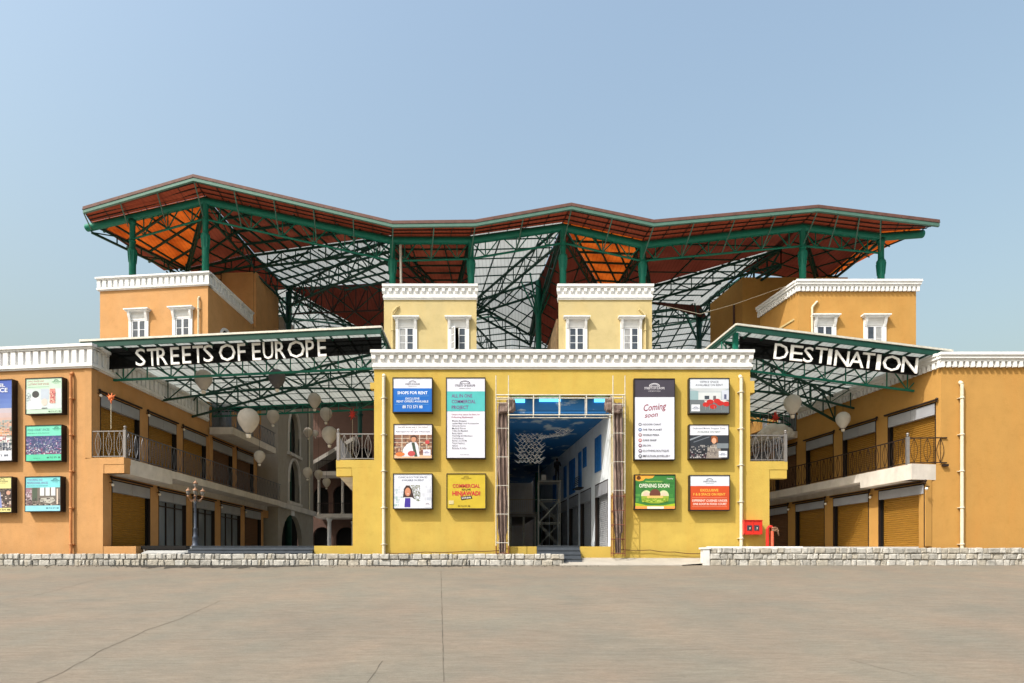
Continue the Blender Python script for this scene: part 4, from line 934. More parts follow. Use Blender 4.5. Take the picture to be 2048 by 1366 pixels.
# ================================================================ BALLOON LANTERNS
LANT = [(407,757,17,37,'pale','pale ribbed balloon lantern hanging nearest the orange wall under the left canopy'), (554,755,16,37,'grey','darkest grey ribbed balloon lantern hanging just below the word EUROPE'),
 (507,792,9,50,'pale','small pale balloon lantern hanging between the two large upper left ones'), (629,799,13,42,'pale','pale balloon lantern hanging at the top of the right-hand cluster in the left street'),
 (657,804,8,52,'pale','smallest balloon lantern at the top right of the left street cluster'), (497,838,21,36,'pale','biggest balloon lantern, round and pale, in front of the third-floor balcony'),
 (546,832,12,44,'pale','pale balloon lantern in front of the taupe wall just right of the biggest one'), (652,827,12,45,'pale','pale balloon lantern directly above the wide ribbed white one'),
 (616,864,8.5,48,'rib','small ribbed balloon lantern beside the taupe building drainpipe, upper of two'), (631,866,6,55,'rib','tiniest balloon lantern, right of the taupe building'),
 (659,868,15,40,'rib','wide ribbed white balloon lantern beside the yellow building railing'), (519,912,11,42,'pale','single balloon lantern hanging low in front of the second-floor doorway'),
 (615,944,9.5,46,'pale','low balloon lantern beside the lower pointed window, leftmost of the low three'), (637,948,8.5,48,'pale','low balloon lantern in the middle of the low three'), (653,964,8,48,'pale','lowest balloon lantern at the end of the left street'),
 (1585,806,17,38,'pale','largest white balloon lantern under the right canopy, beside the cloud'), (1686,838,14,38,'pale','white balloon lantern on the right, lower and left one of the touching pair'), (1703,829,12,40,'pale','white balloon lantern on the right, higher and right one of the touching pair')]
for px, py, r, Y, kind, lab in LANT:
    c = W(px, py, Y); rr = r*Y/FP; t = thing('balloon_lantern', lab, 'balloon lantern', c, 'hot-air balloon lanterns hanging in the streets'); fr = frame(c.x, c.y, 0, c.z)
    prof = [(.05, 1.02), (.42, .93), (.75, .7), (.95, .35), (1, .05), (.94, -.3), (.8, -.62), (.6, -.92), (.4, -1.18), (.27, -1.32)]
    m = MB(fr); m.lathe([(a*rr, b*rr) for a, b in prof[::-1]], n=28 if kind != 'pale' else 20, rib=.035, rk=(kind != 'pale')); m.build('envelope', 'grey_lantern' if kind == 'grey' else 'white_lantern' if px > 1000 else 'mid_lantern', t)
    m = MB(fr); m.lathe([(.2*rr, -1.78*rr), (.25*rr, -1.5*rr), (.27*rr, -1.48*rr), (.25*rr, -1.46*rr)], n=10); m.build('basket', 'lamp_white', t)
    m = MB(fr)
    for k in range(4): a = math.pi/4+k*math.pi/2; m.tube((.26*rr*math.cos(a), .26*rr*math.sin(a), -1.3*rr), (.24*rr*math.cos(a), .24*rr*math.sin(a), -1.48*rr), .008, 4)
    top_z = (14.75 if px < 1000 else 14.4) if Y < 46.5 else 27; m.tube((0, 0, rr*1.0), (0, 0, max(top_z-c.z, rr*1.1)), .009, 4); m.build('cord', 'black_metal', t)
m = MB(); c = W(1552, 862, 42)
for dx, dz, r in ((-.65, -.1, .42), (-.25, .12, .5), (.25, .05, .55), (.65, -.08, .45), (0, -.22, .5), (.95, -.2, .3), (-.95, -.22, .28)): m.ball(c+Vector((dx, 0, dz)), r, 12, (1, 1, .75))
for dx in (-.5, .5): m.tube(c+Vector((dx, 0, .3)), (c.x+dx, 42, 14.3), .009, 4)
tag(m.build('cloud_decoration', 'white_lantern'), 'white puffy cloud decoration hanging beside the railing at the right street', 'decoration')
def figure(px, py, Y, h, mat_, label, z_low):
    c = W(px, py, Y); t = thing('hanging_star', label, 'decoration', c); m = MB(frame(c.x, c.y, 0, c.z)); m.ball((0, 0, .1*h), .17*h, 10)
    for k in range(9):
        a = 2*math.pi*k/9; b = random.uniform(.28, .5)*h; m.tube((0, 0, .08*h), (b*math.cos(a)*.7, .15*h*math.sin(2*a), .1*h+b*math.sin(a)), .09*h, 6, r2=.012)
    m.build('rays', mat_, t); m = MB(frame(c.x, c.y, 0, c.z)); m.tube((0, 0, -.3*h), (0, 0, z_low-c.z), .012, 4); m.build('streamer', 'pipe_cream', t)
figure(222, 799, 33.2, .75, 'orange_deco', 'spiky orange paper star over the corner balcony of the orange building', 10.3)
figure(705, 831, 40, .8, 'red_deco', 'red and white paper figure hanging above the yellow corner railing', 9.4)
figure(1551, 838, 43, 1.0, 'red_deco', 'red paper figure hanging above the white cloud in the right street', 12.0)
# ================================================================ BILLBOARDS
_mc = {}
def cm(rgb):
    if rgb not in _mc:
        _mc[rgb] = mat('print_%02x%02x%02x' % rgb, tuple(int(c*.93) for c in rgb), .42, var=.07, scale=2.2)
    return _mc[rgb]
def billboard(label, x0, y0, x1, y1, draw, fr=None, Yf=32.68, dep=.31, u0=None):
    """wall box sign; draw() lays the print on the face. x0..y1 is the face as read off the photo, placed on the facade frame"""
    if fr is None:
        p = W(x0, y1, Yf); q = W(x1, y0, Yf); fr = frame(p.x, Yf, 0, p.z); w_, h_ = q.x-p.x, q.z-p.z
    else:
        # on the turned left facade: solve the local position on the plane y=-dep of that frame
        inv = fr.inverted(); O = inv @ Vector((0, 0, ZC))
        def hit(px, py):
            d = (inv.to_3x3() @ Vector(((px-1024)/FP, 1, (HY-py)/FP))); t = (-dep-O.y)/d.y; return O + d*t
        p = hit(x0, y1); q = hit(x1, y1); r = hit(x1, y0); w_, h_ = q.x-p.x, r.z-q.z; fr = fr @ Matrix.Translation((p.x, -dep, q.z))
    loc = fr @ Vector((w_/2, 0, 0)); t = thing('billboard', label, 'billboard', loc, 'box billboards on the facades'); b = .035
    m = MB(fr); m.box(0, w_, .012, dep, 0, h_)
    m.box(-.002, b, -.02, .012, -.002, h_+.002); m.box(w_-b, w_+.002, -.02, .012, -.002, h_+.002); m.box(b, w_-b, -.02, .012, -.002, b); m.box(b, w_-b, -.02, .012, h_-b, h_+.002)
    m.build('casing', 'casing', t)
    a = MB(fr)
    class D:
        W_, H_ = w_-2*b, h_-2*b; k = 0
        def pos(s, x, y): return (b+x*s.W_, b+(1-y)*s.H_)
        def rect(s, xa, ya, xb, yb, c): s.k += 1; a.use(cm(c)); p0, p1 = s.pos(xa, yb), s.pos(xb, ya); yy = .008-.0012*s.k; a.add([(p0[0], yy, p0[1]), (p1[0], yy, p0[1]), (p1[0], yy, p1[1]), (p0[0], yy, p1[1])], [(0,1,2,3)])
        def poly(s, pts, c): s.k += 1; a.use(cm(c)); P = [s.pos(*q) for q in pts]; ar = sum(P[i][0]*P[(i+1)%len(P)][1]-P[(i+1)%len(P)][0]*P[i][1] for i in range(len(P))); P = P if ar > 0 else P[::-1]; a.add([(q[0], .008-.0012*s.k, q[1]) for q in P], [tuple(range(len(P)))])
        def ell(s, cx, cy, rx, ry, c, n=20): s.poly([(cx+rx*math.cos(2*math.pi*i/n), cy+ry*math.sin(2*math.pi*i/n)) for i in range(n)], c)
        def text(s, st, x, y, h, c, bold=.0, al='c', wmax=None, shear=0, rot=0, width=None):
            s.k += 1; a.use(cm(c)); me, wd = text_mesh(st, bold, 0, shear); hh = h*s.H_; sx = hh
            if width: sx = width*s.W_/wd
            elif wmax and wd*hh > wmax*s.W_: sx = wmax*s.W_/wd
            px_, pz = s.pos(x, y); off = 0 if al == 'c' else wd*sx/2
            a.merge(me, Matrix.Translation((px_+off, .008-.0012*s.k, pz)) @ Matrix.Rotation(R(rot), 4, 'Y').inverted() @ Matrix.Rotation(R(90), 4, 'X') @ Matrix.Diagonal((sx, hh, 1, 1)))
        def logo(s, cx, cy, sz, c, ar=None):
            n = 10; ar = ar or s.W_/s.H_
            for r0, r1 in ((.42, .5), (.3, .34)):
                s.poly([(cx+sz*r1*math.cos(math.pi*i/n), cy-sz*ar*.55*r1*math.sin(math.pi*i/n)) for i in range(n+1)] + [(cx+sz*r0*math.cos(math.pi*i/n), cy-sz*ar*.5*r0*math.sin(math.pi*i/n)) for i in range(n, -1, -1)], c)
            s.rect(cx-sz*.5, cy+.0, cx+sz*.5, cy+.006, c)
            s.text('STREETS OF EUROPE', cx, cy+sz*ar*.3, sz*ar*.2, c, .02, width=sz*1.9); s.text('HINJAWADI', cx, cy+sz*ar*.52, sz*ar*.1, c, width=sz*1.1)
        def mosaic(s, xa, ya, xb, yb, cols, nx_=14, ny_=8, seed=1, f=.9):
            rnd = random.Random(seed); s.k += 1; yy = .008-.0012*s.k
            for i in range(nx_):
                for j in range(ny_):
                    if rnd.random() > f: continue
                    c = cols[min(len(cols)-1, int(len(cols)*min(.999, max(0, rnd.gauss(j/ny_*.9+.05, .22)))))]; a.use(cm(c))
                    w1 = (xb-xa)/nx_; h1 = (yb-ya)/ny_; x_ = xa+i*w1; y_ = ya+j*h1; ww = rnd.uniform(.5, 1)*w1; hh = rnd.uniform(.4, 1)*h1
                    p0, p1 = s.pos(x_, y_+hh), s.pos(x_+ww, y_); a.add([(p0[0], yy, p0[1]), (p1[0], yy, p0[1]), (p1[0], yy, p1[1]), (p0[0], yy, p1[1])], [(0,1,2,3)])
    d = D(); d.rect(0, 0, 1, 1, (250, 250, 252)); draw(d); a.build('print', None, t); return t
WH, INK = (226, 230, 240), (52, 48, 62)
def c1(d):
    d.rect(0, 0, 1, .3, WH); d.logo(.5, .13, .2, (110, 104, 120)); d.rect(0, .3, 1, 1, (24, 106, 196)); w = (235, 242, 250)
    d.text('SHOPS FOR RENT', .5, .475, .085, w, .025, width=.78); d.rect(.1, .525, .92, .532, (120, 180, 230)); d.text('EXCLUSIVE', .5, .635, .06, w, .012, width=.36)
    d.text('RENT OFFERS AVAILABLE', .5, .72, .06, w, .012, width=.82); d.rect(.05, .775, .92, .782, (120, 180, 230)); d.text('88 712 571 88', .5, .895, .085, w, .012, width=.52)
def c2(d):
    d.rect(0, 0, 1, 1, (228, 230, 242)); d.logo(.48, .065, .28, (92, 88, 100)); d.rect(0, .165, 1, .415, (86, 190, 190)); p = (120, 60, 130)
    for i, s in enumerate(('ALL IN ONE', 'COMMERCIAL', 'PROJECT')): d.text(s, .13, .243+.072*i, .043, p, .015, 'l', width=(.54, .63, .44)[i])
    d.text('Unique shop spaces for Rent, for', .13, .463, .017, (160, 50, 90), .01, 'l', width=.74); d.text('Following Businesses', .13, .497, .017, (160, 50, 90), .01, 'l', width=.56)
    for i, (s, w_) in enumerate((('Mobile Shoppee', .38), ('Ladies Bags and Accessories', .7), ('General Stores', .36), ('Medical Stores', .36), ('Coffee and Mocktails', .42), ('Book Store', .27), ('Clothing and Boutique', .54), ('Consultancy', .3), ('Barber and ATM', .38), ('Travel Agency', .33), ('Salons', .16), ('Birthday & Gifts....', .42))):
        d.text(s, .14, .543+.0312*i, .0165, INK, .008, 'l', width=w_)
    d.text('www.streetsofeurope', .35, .963, .013, INK, 0, 'l', width=.24)
def c3(d):
    d.rect(0, 0, 1, .3, (240, 238, 246)); d.text('SHOPS AVAILABLE ON RENT', .5, .105, .05, (86, 82, 84), .01, width=.8); d.text('Hinjawadi', .5, .16, .028, (120, 116, 130), width=.16); d.text('Retail Spaces for All Types of Businesses', .5, .225, .042, (60, 66, 110), .01, width=.9)
    d.rect(0, .3, 1, 1, (140, 104, 84)); d.mosaic(0, .3, 1, .85, [(150, 110, 90), (110, 74, 66), (190, 150, 120), (96, 70, 60), (206, 170, 140), (128, 66, 62)], 18, 12, 3)
    for y in (.4, .52, .66): d.rect(0, y, .4, y+.012, (226, 216, 200)); d.rect(.64, y, 1, y+.012, (226, 216, 200))
    for x in (.2, .67, .86): d.rect(x, .3, x+.015, .8, (230, 220, 204))
    d.ell(.88, .52, .06, .06, (206, 80, 80)); d.rect(0, .9, 1, 1, (224, 186, 150))
    d.poly([(.2, .95), (.24, .72), (.34, .58), (.44, .52), (.58, .52), (.64, .62), (.68, .95)], (226, 228, 236)); d.poly([(.46, .53), (.54, .53), (.62, .95), (.54, .95)], (70, 84, 70))
    d.ell(.52, .43, .065, .095, (206, 150, 120)); d.poly([(.44, .42), (.45, .34), (.52, .31), (.59, .34), (.6, .42), (.55, .37), (.48, .37)], (70, 52, 44))
    d.ell(.46, .86, .1, .08, (196, 84, 84)); d.ell(.16, .88, .12, .06, (230, 130, 70)); d.rect(.77, .74, .97, .92, (236, 234, 244)); d.logo(.87, .82, .09, (110, 100, 150))
def c4(d):
    d.rect(0, 0, 1, 1, (222, 226, 238)); d.text('CLINIC & DOCTOR SPACES', .5, .115, .05, (60, 64, 100), .012, width=.76); d.text('AVAILABLE ON RENT', .5, .2, .05, (60, 64, 100), .012, width=.58)
    d.mosaic(.0, .35, .3, .95, [(206, 214, 226), (190, 206, 214), (172, 196, 196)], 5, 8, 4, .7); d.mosaic(.45, .32, .7, .8, [(140, 140, 120), (110, 116, 84), (160, 160, 150), (94, 110, 60)], 8, 12, 5)
    d.mosaic(.75, .32, 1, .8, [(214, 218, 228), (200, 206, 220)], 4, 4, 6, .6)
    d.poly([(.24, .72), (.27, .42), (.33, .33), (.42, .33), (.48, .45), (.54, .72), (.4, .8)], (70, 52, 50)); d.poly([(.12, 1), (.16, .75), (.27, .68), (.48, .68), (.6, .78), (.64, 1)], (232, 234, 242)); d.poly([(.28, .97), (.3, .7), (.44, .7), (.44, .97)], (72, 56, 156))
    d.ell(.37, .52, .075, .125, (206, 140, 110)); d.rect(.35, .57, .4, .585, (240, 230, 226)); d.rect(.8, .78, .98, .96, (238, 238, 246)); d.logo(.89, .86, .08, (120, 110, 140))
def c5(d):
    d.rect(0, 0, 1, 1, (206, 180, 56)); d.logo(.5, .09, .14, (120, 96, 30)); d.text('COMMERCIAL', .5, .395, .105, (196, 60, 60), .03, width=.72); d.text('RE-LIVE', .5, .475, .05, (60, 44, 30), .02, width=.23); d.text('HINJAWADI', .5, .62, .12, (206, 46, 62), .035, width=.73)
    d.poly([(.35, .66), (.63, .63), (.66, .71), (.37, .76)], (40, 30, 28)); d.text('SAMURAI', .5, .715, .05, (240, 236, 230), .02, width=.24, rot=4); d.rect(.04, .77, .17, .88, (214, 200, 150)); d.text('88 712 571 88', .44, .95, .035, (70, 52, 20), .02, width=.32)
def r1(d):
    d.rect(0, 0, 1, .225, (70, 66, 78)); d.logo(.5, .085, .27, (214, 212, 220)); d.rect(0, .225, 1, 1, (226, 230, 242))
    d.text('Coming', .52, .385, .082, (140, 36, 60), .014, width=.58, shear=.35, rot=6); d.text('soon', .42, .475, .062, (140, 36, 60), .014, width=.34, shear=.35, rot=6)
    cs = [(110, 110, 120), (40, 90, 150), (150, 80, 70), (200, 90, 80), (130, 60, 80), (120, 90, 110), (90, 90, 100)]
    for i, (s, w_) in enumerate((('INDOORI CHAAT', .47), ('THE TEA PLANET', .49), ('WORLD PIZZA', .42), ('CAKE SHOP', .35), ('SALON', .2), ('CLOTHING BOUTIQUE', .66), ('IMITATION JEWELLERY', .7))):
        y = .565+.0655*i; d.ell(.135, y, .042, .021, cs[i], 14); d.ell(.135, y, .02, .01, (226, 230, 242), 10); d.text(s, .2, y+.011, .022, INK, .012, 'l', width=w_)
def r2(d):
    d.rect(0, 0, 1, .28, (222, 228, 238)); d.text('OFFICE SPACE', .5, .125, .06, (84, 86, 104), .012, width=.48); d.text('AVAILABLE ON RENT', .5, .215, .06, (84, 86, 104), .012, width=.7)
    d.rect(0, .28, 1, 1, (176, 188, 194)); d.poly([(0, .28), (1, .28), (.8, .38), (.25, .38)], (200, 206, 210)); d.rect(.22, .4, .8, .62, (214, 220, 222)); d.rect(.0, .36, .22, .66, (150, 178, 184)); d.rect(.38, .5, .5, .6, (70, 78, 88)); d.rect(.6, .5, .67, .62, (110, 100, 104)); d.rect(.82, .34, 1, .62, (206, 212, 226)); d.rect(.88, .46, .94, .6, (96, 100, 130))
    d.rect(0, .62, 1, 1, (110, 118, 122)); d.poly([(.36, .64), (.9, .62), (1, .68), (.4, .7)], (222, 214, 210))
    for x, y in ((.42, .76), (.6, .82), (.78, .72), (.94, .74), (.52, .68), (.7, .66)): d.ell(x, y, .09, .07, (196, 48, 44))
    for x in (.4, .5, .62, .8): d.rect(x, .8, x+.01, .92, (150, 150, 150))
    d.rect(.04, .76, .26, .96, (232, 236, 242)); d.logo(.15, .85, .1, (110, 120, 150))
def r3(d):
    d.rect(0, 0, 1, .3, (232, 232, 240)); d.text('Dedicated Mobile Shoppee Zone', .5, .12, .05, (70, 90, 120), .012, width=.84); d.text('AVAILABLE ON RENT', .5, .225, .05, (70, 110, 110), .012, width=.6)
    d.rect(0, .3, 1, 1, (52, 56, 64)); d.poly([(0, .42), (.3, .3), (.36, .3), (0, .47)], (150, 156, 166)); d.poly([(.1, .5), (.5, .34), (.52, .36), (.1, .53)], (110, 116, 126)); d.mosaic(0, .6, .45, 1, [(60, 60, 66), (160, 156, 156), (36, 36, 42), (96, 60, 70), (190, 186, 186)], 10, 10, 8)
    d.poly([(.42, 1), (.48, .68), (.6, .58), (.74, .58), (.8, .7), (.82, 1)], (150, 140, 134)); d.mosaic(.46, .62, .8, .98, [(190, 184, 176), (110, 104, 100), (160, 150, 140)], 10, 9, 9, .7)
    d.poly([(.55, .5), (.56, .34), (.64, .31), (.72, .36), (.73, .52)], (150, 84, 44)); d.ell(.63, .47, .06, .09, (224, 168, 136)); d.rect(.75, .78, .97, .97, (230, 234, 242)); d.logo(.86, .87, .1, (110, 120, 150)); d.rect(.7, .55, 1, .7, (130, 138, 146))
def r4(d):
    d.rect(0, 0, 1, 1, (62, 128, 62)); d.mosaic(0, .2, 1, .8, [(54, 116, 56), (70, 140, 66), (90, 150, 70)], 6, 5, 10, .6)
    d.poly([(0, 0), (.5, 0), (.44, .08), (.34, .1), (.26, .09), (.2, .16), (.1, .18), (0, .15)], (236, 170, 66)); d.ell(.09, .08, .055, .06, (96, 60, 26)); d.text('Opening', .88, .115, .035, (235, 240, 230), .01, width=.16, shear=.3)
    d.text('HINJAWADI PHASE 1', .48, .205, .035, (190, 226, 120), .01, width=.44); d.text('OPENING SOON', .48, .365, .11, (240, 246, 226), .02, width=.76)
    d.ell(.28, .6, .13, .15, (214, 220, 170)); d.ell(.72, .6, .13, .15, (214, 220, 170)); d.ell(.28, .58, .08, .09, (226, 196, 176)); d.ell(.72, .58, .08, .09, (226, 206, 180)); d.ell(.5, .57, .14, .16, (112, 66, 54))
    d.poly([(.15, .62), (.85, .62), (.83, .78), (.6, .84), (.4, .84), (.17, .78)], (150, 176, 60)); d.rect(.3, .61, .7, .69, (226, 190, 110)); d.mosaic(.18, .68, .82, .8, [(120, 160, 50), (186, 206, 90), (96, 140, 40)], 12, 4, 12)
    d.poly([(0, .82), (.3, .9), (.7, .9), (1, .84), (1, .92), (0, .92)], (170, 190, 40)); d.rect(0, .92, 1, 1, (240, 160, 80)); d.rect(.3, .93, .72, 1, (240, 236, 220))
def r5(d):
    d.rect(0, 0, 1, .3, (224, 230, 240)); d.logo(.5, .13, .18, (90, 94, 110)); d.rect(0, .3, 1, 1, (206, 80, 40)); y = (246, 190, 80); p = (246, 224, 214)
    d.text('EXCLUSIVE', .49, .46, .07, y, .02, width=.46); d.text('F & B SPACE ON RENT', .49, .58, .07, y, .02, width=.82); d.rect(.05, .64, .94, .648, (236, 170, 140))
    d.text('DIFFERENT CUISINES UNDER', .5, .76, .062, p, .02, width=.9); d.text('ONE ROOF IN FOOD COURT', .5, .86, .062, p, .02, width=.86); d.rect(.05, .905, .94, .913, (236, 170, 140))
def l1(d):
    n = 12
    for i in range(n):
        t = i/n; c = tuple(int(a+(b_-a)*t) for a, b_ in zip((70, 96, 180), (150, 176, 210))) if t < .5 else tuple(int(a+(b_-a)*(t-.5)*2) for a, b_ in zip((190, 180, 190), (230, 160, 110)))
        d.rect(0, .7*t, 1, .7*(t+1/n), c)
    d.mosaic(0, .5, 1, .8, [(150, 170, 170), (170, 150, 150), (100, 120, 116), (196, 196, 190), (170, 90, 100)], 18, 16, 14); d.mosaic(0, .78, 1, .88, [(80, 90, 110), (140, 150, 160), (60, 64, 84)], 14, 6, 15); d.rect(0, .88, 1, 1, (226, 232, 242))
    d.text('HOTEL', .62, .085, .04, (236, 240, 250), .02, width=.45); d.text('SPACE', .68, .15, .05, (236, 240, 250), .02, width=.45); d.text('88 712 571 88', .62, .95, .026, (50, 60, 80), .02, width=.6)
def l2(d):
    d.rect(0, 0, 1, 1, (196, 226, 204)); r_ = (176, 84, 104); d.text('LIVING SPACES AND', .04, .1, .05, r_, .01, 'l', width=.46); d.text('CLOTHING SHOP SPACES', .04, .185, .055, r_, .01, 'l', width=.6); d.rect(.04, .235, .64, .245, (120, 150, 130)); d.logo(.84, .08, .13, (60, 120, 90))
    d.rect(0, .3, 1, .88, (206, 220, 220)); d.poly([(.04, .88), (.1, .55), (.3, .5), (.4, .6), (.44, .88)], (228, 232, 236)); d.ell(.27, .45, .1, .1, (72, 72, 74)); d.mosaic(.02, .4, .14, .65, [(110, 120, 130), (160, 170, 176)], 4, 5, 20); d.rect(.42, .3, .64, .6, (190, 200, 214))
    d.rect(.68, .3, .82, .72, (196, 110, 110)); d.mosaic(.66, .3, .84, .72, [(214, 150, 140), (150, 80, 80), (230, 190, 170)], 5, 9, 21); d.ell(.52, .68, .08, .1, (226, 206, 196)); d.rect(.44, .84, .6, .86, (70, 80, 80)); d.text('88 712 571 88', .8, .965, .035, (50, 66, 60), .02, width=.34)
def l3(d):
    d.rect(0, 0, 1, .29, (120, 218, 190)); d.text('FOOD COURT SPACES', .04, .145, .065, (60, 90, 110), .01, 'l', width=.62); d.text('Shops spaces for all food businesses', .04, .22, .03, (60, 110, 100), .01, 'l', width=.62); d.logo(.86, .07, .12, (40, 120, 100))
    d.rect(0, .29, 1, .82, (74, 82, 120)); d.mosaic(0, .29, 1, .82, [(56, 74, 130), (110, 96, 150), (150, 130, 170), (60, 66, 100), (120, 140, 160), (206, 200, 214), (150, 80, 110)], 26, 16, 22); d.rect(0, .82, 1, 1, (96, 206, 170)); d.text('88 712 571 88', .78, .935, .045, (40, 70, 66), .02, width=.38); d.text('Contact us', .3, .94, .028, (40, 110, 90), 0, width=.2)
def l4(d):
    d.rect(0, 0, 1, 1, (226, 220, 150)); d.logo(.78, .08, .14, (120, 120, 90)); d.rect(0, .32, 1, .88, (92, 82, 78)); d.mosaic(0, .32, 1, .88, [(110, 100, 90), (60, 50, 50), (206, 190, 180), (80, 70, 76), (140, 110, 100)], 20, 12, 24); d.poly([(.62, .88), (.66, .46), (.74, .42), (.78, .88)], (140, 150, 206)); d.ell(.93, .45, .05, .06, (206, 160, 140)); d.text('88 712 571 88', .76, .955, .04, (60, 56, 20), .02, width=.42)
def l5(d):
    d.rect(0, 0, 1, .31, (130, 214, 222)); p = (120, 90, 160); d.text('COWORKING AND', .04, .11, .06, p, .01, 'l', width=.45); d.text('PROFESSIONAL SPACES', .04, .2, .06, p, .01, 'l', width=.6); d.text('Spaces for rent in one commercial project', .04, .265, .025, (40, 110, 120), .01, 'l', width=.6); d.logo(.85, .08, .13, (60, 120, 130))
    d.rect(0, .31, 1, .84, (120, 112, 106)); d.rect(.0, .31, .18, .84, (140, 120, 120)); d.mosaic(0, .33, .18, .8, [(160, 120, 140), (206, 190, 200), (100, 80, 90)], 5, 9, 26); d.rect(.2, .31, .34, .7, (86, 98, 84))
    for x in (.42, .58, .74): d.rect(x, .31, x+.12, .55, (220, 226, 230))
    d.poly([(.45, .62), (.8, .6), (.86, .7), (.72, .78), (.42, .72)], (190, 188, 178)); d.mosaic(.0, .62, 1, .84, [(80, 70, 74), (140, 130, 124), (60, 60, 66), (180, 170, 160)], 18, 5, 27, .5); d.rect(.9, .35, .94, .8, (226, 206, 190)); d.rect(0, .84, 1, 1, (150, 216, 232)); d.text('88 712 571 88', .78, .94, .045, (40, 80, 90), .02, width=.36)
billboard('tall billboard with evening sky and the word SPACE', -62, 758, 25, 922, l1, FL)
billboard('square pale mint billboard on living and clothing spaces, top of the orange wall column', 51, 754, 125, 827, l2, FL)
billboard('square turquoise FOOD COURT SPACES billboard with a crowd picture on the orange wall', 51, 849, 124, 922, l3, FL)
billboard('light yellow billboard, lowest one at the left edge', -62, 953, 24, 1025, l4, FL)
billboard('light blue COWORKING AND PROFESSIONAL SPACES billboard on the orange wall', 50, 952, 122, 1023, l5, FL)
billboard('white and blue SHOPS FOR RENT billboard at the upper left of the yellow wall', 785, 755, 865, 825, c1)
billboard('tall white and teal ALL IN ONE COMMERCIAL PROJECT billboard left of the portal', 892, 755, 971, 917, c2)
billboard('billboard showing a shopkeeper in a white coat before shelves', 787, 848, 865, 918, c3)
billboard('CLINIC AND DOCTOR SPACES billboard with a smiling long-haired doctor', 786, 947, 865, 1018, c4)
billboard('mustard COMMERCIAL RE-LIVE HINJAWADI billboard with red lettering', 893, 947, 972, 1018, c5)
billboard('tall grey and white Coming soon billboard right of the portal', 1268, 757, 1350, 920, r1)
billboard('OFFICE SPACE billboard with red chairs in a meeting room', 1378, 756, 1459, 827, r2)
billboard('dark billboard showing a red-haired person in a checked shirt', 1378, 849, 1458, 918, r3)
billboard('green OPENING SOON billboard with a big filled sandwich', 1269, 949, 1351, 1019, r4)
billboard('orange and white billboard about restaurant space, lower right of the yellow wall', 1379, 950, 1460, 1021, r5)

# ================================================================ PORTAL TRUSS GATE
def px_(p, y, Y): v = W(p, y, Y); return v
YG = 32.55
GT = thing('truss_gate', 'half-painted steel truss gate standing in front of the portal, white above and rusty below', 'gate', (2.5, YG, 3.6))
def leg(xa, xb, ztop_in, zt):
    zr = 4.3 if xa < 1 else 6.9
    for (m_, za, zb) in (('rust_steel', 3.78, zr), ('pale_steel', zr, zt)):
        mb = MB()
        for x in (xa, xb):
            for y in (YG-.3, YG+.3): mb.tube((x, y, za), (x, y, zb if not (y > YG) else min(zb, 11.98)), .024, 6)
        z = za+.15
        while z < min(zb, 12.2):
            for y in (YG-.3, YG+.3): mb.tube((xa, y, z), (xb, y, z), .016, 5)
            for x in (xa, xb): mb.tube((x, YG-.3, z), (x, YG+.3, z), .02, 5)
            if z+1.42 < min(zb, 12.2): mb.tube((xa, YG+.3, z), (xb, YG+.3, z+.7), .012, 4); mb.tube((xb, YG+.3, z+.7), (xa, YG+.3, z+1.42), .012, 4)
            z += 1.42 if m_ == 'pale_steel' else .71
        mb.build('leg', m_, GT)
xl0, xl1, xr0, xr1 = [(p-1024)/FP*(YG-.3) for p in (992, 1017, 1226, 1250)]
leg(xl0, xl1, 0, 12.75); leg(xr0, xr1, 0, 12.75)
mb = MB()
zt, zb = W(0, 790, YG-.3).z, W(0, 830, YG-.3).z
for y in (YG-.3, YG+.3):
    mb.tube((xl0, y, zt), (xr1, y, zt), .032, 6); mb.tube((xl1, y, zb), (xr0, y, zb), .032, 6)
    for p in (1067, 1119, 1172): x = (p-1024)/FP*YG; mb.tube((x, y, zb), (x, y, zt), .027, 6)
for p in (1067, 1119, 1172): x = (p-1024)/FP*YG; mb.tube((x, YG-.3, zt), (x, YG+.3, zt), .03, 6)
mb.build('top_beam', 'pale_steel', GT)
def crumple(mb, c, r, sx, sz, n=14, seed=0):
    rnd = random.Random(seed); vs = []; fs = []; k = 9
    for i in range(k):
        a = math.pi*i/(k-1)
        for j in range(n):
            b = 2*math.pi*j/n; q = r*(1+rnd.uniform(-.2, .16)); f_ = lambda v: math.copysign(abs(v)**.55, v); vs.append((c[0]+q*sx*f_(math.sin(a))*f_(math.cos(b)), c[1]+q*.6*f_(math.sin(a))*f_(math.sin(b)), c[2]-q*sz*f_(math.cos(a))))
    for i in range(k-1):
        for j in range(n): fs.append((i*n+j, i*n+(j+1)%n, (i+1)*n+(j+1)%n, (i+1)*n+j))
    mb.add(vs, fs)
for (p, py, lab, sd, dx) in ((1008, 814, 'brown crumpled tarpaulin bundle tied at the top left corner of the truss gate', 1, .35), (1232, 814, 'brown crumpled tarpaulin bundle tied at the top right corner of the truss gate', 2, -.35)):
    c = W(p, py, YG); mb = MB(); crumple(mb, (c.x, c.y, c.z-.08), .3, 1.0, .9, seed=sd); crumple(mb, (c.x+dx, c.y, c.z+.08), .3, .75, 1.15, seed=sd+5)
    tag(mb.build('tarpaulin_bundle', 'tarp_brown'), lab, 'tarpaulin')
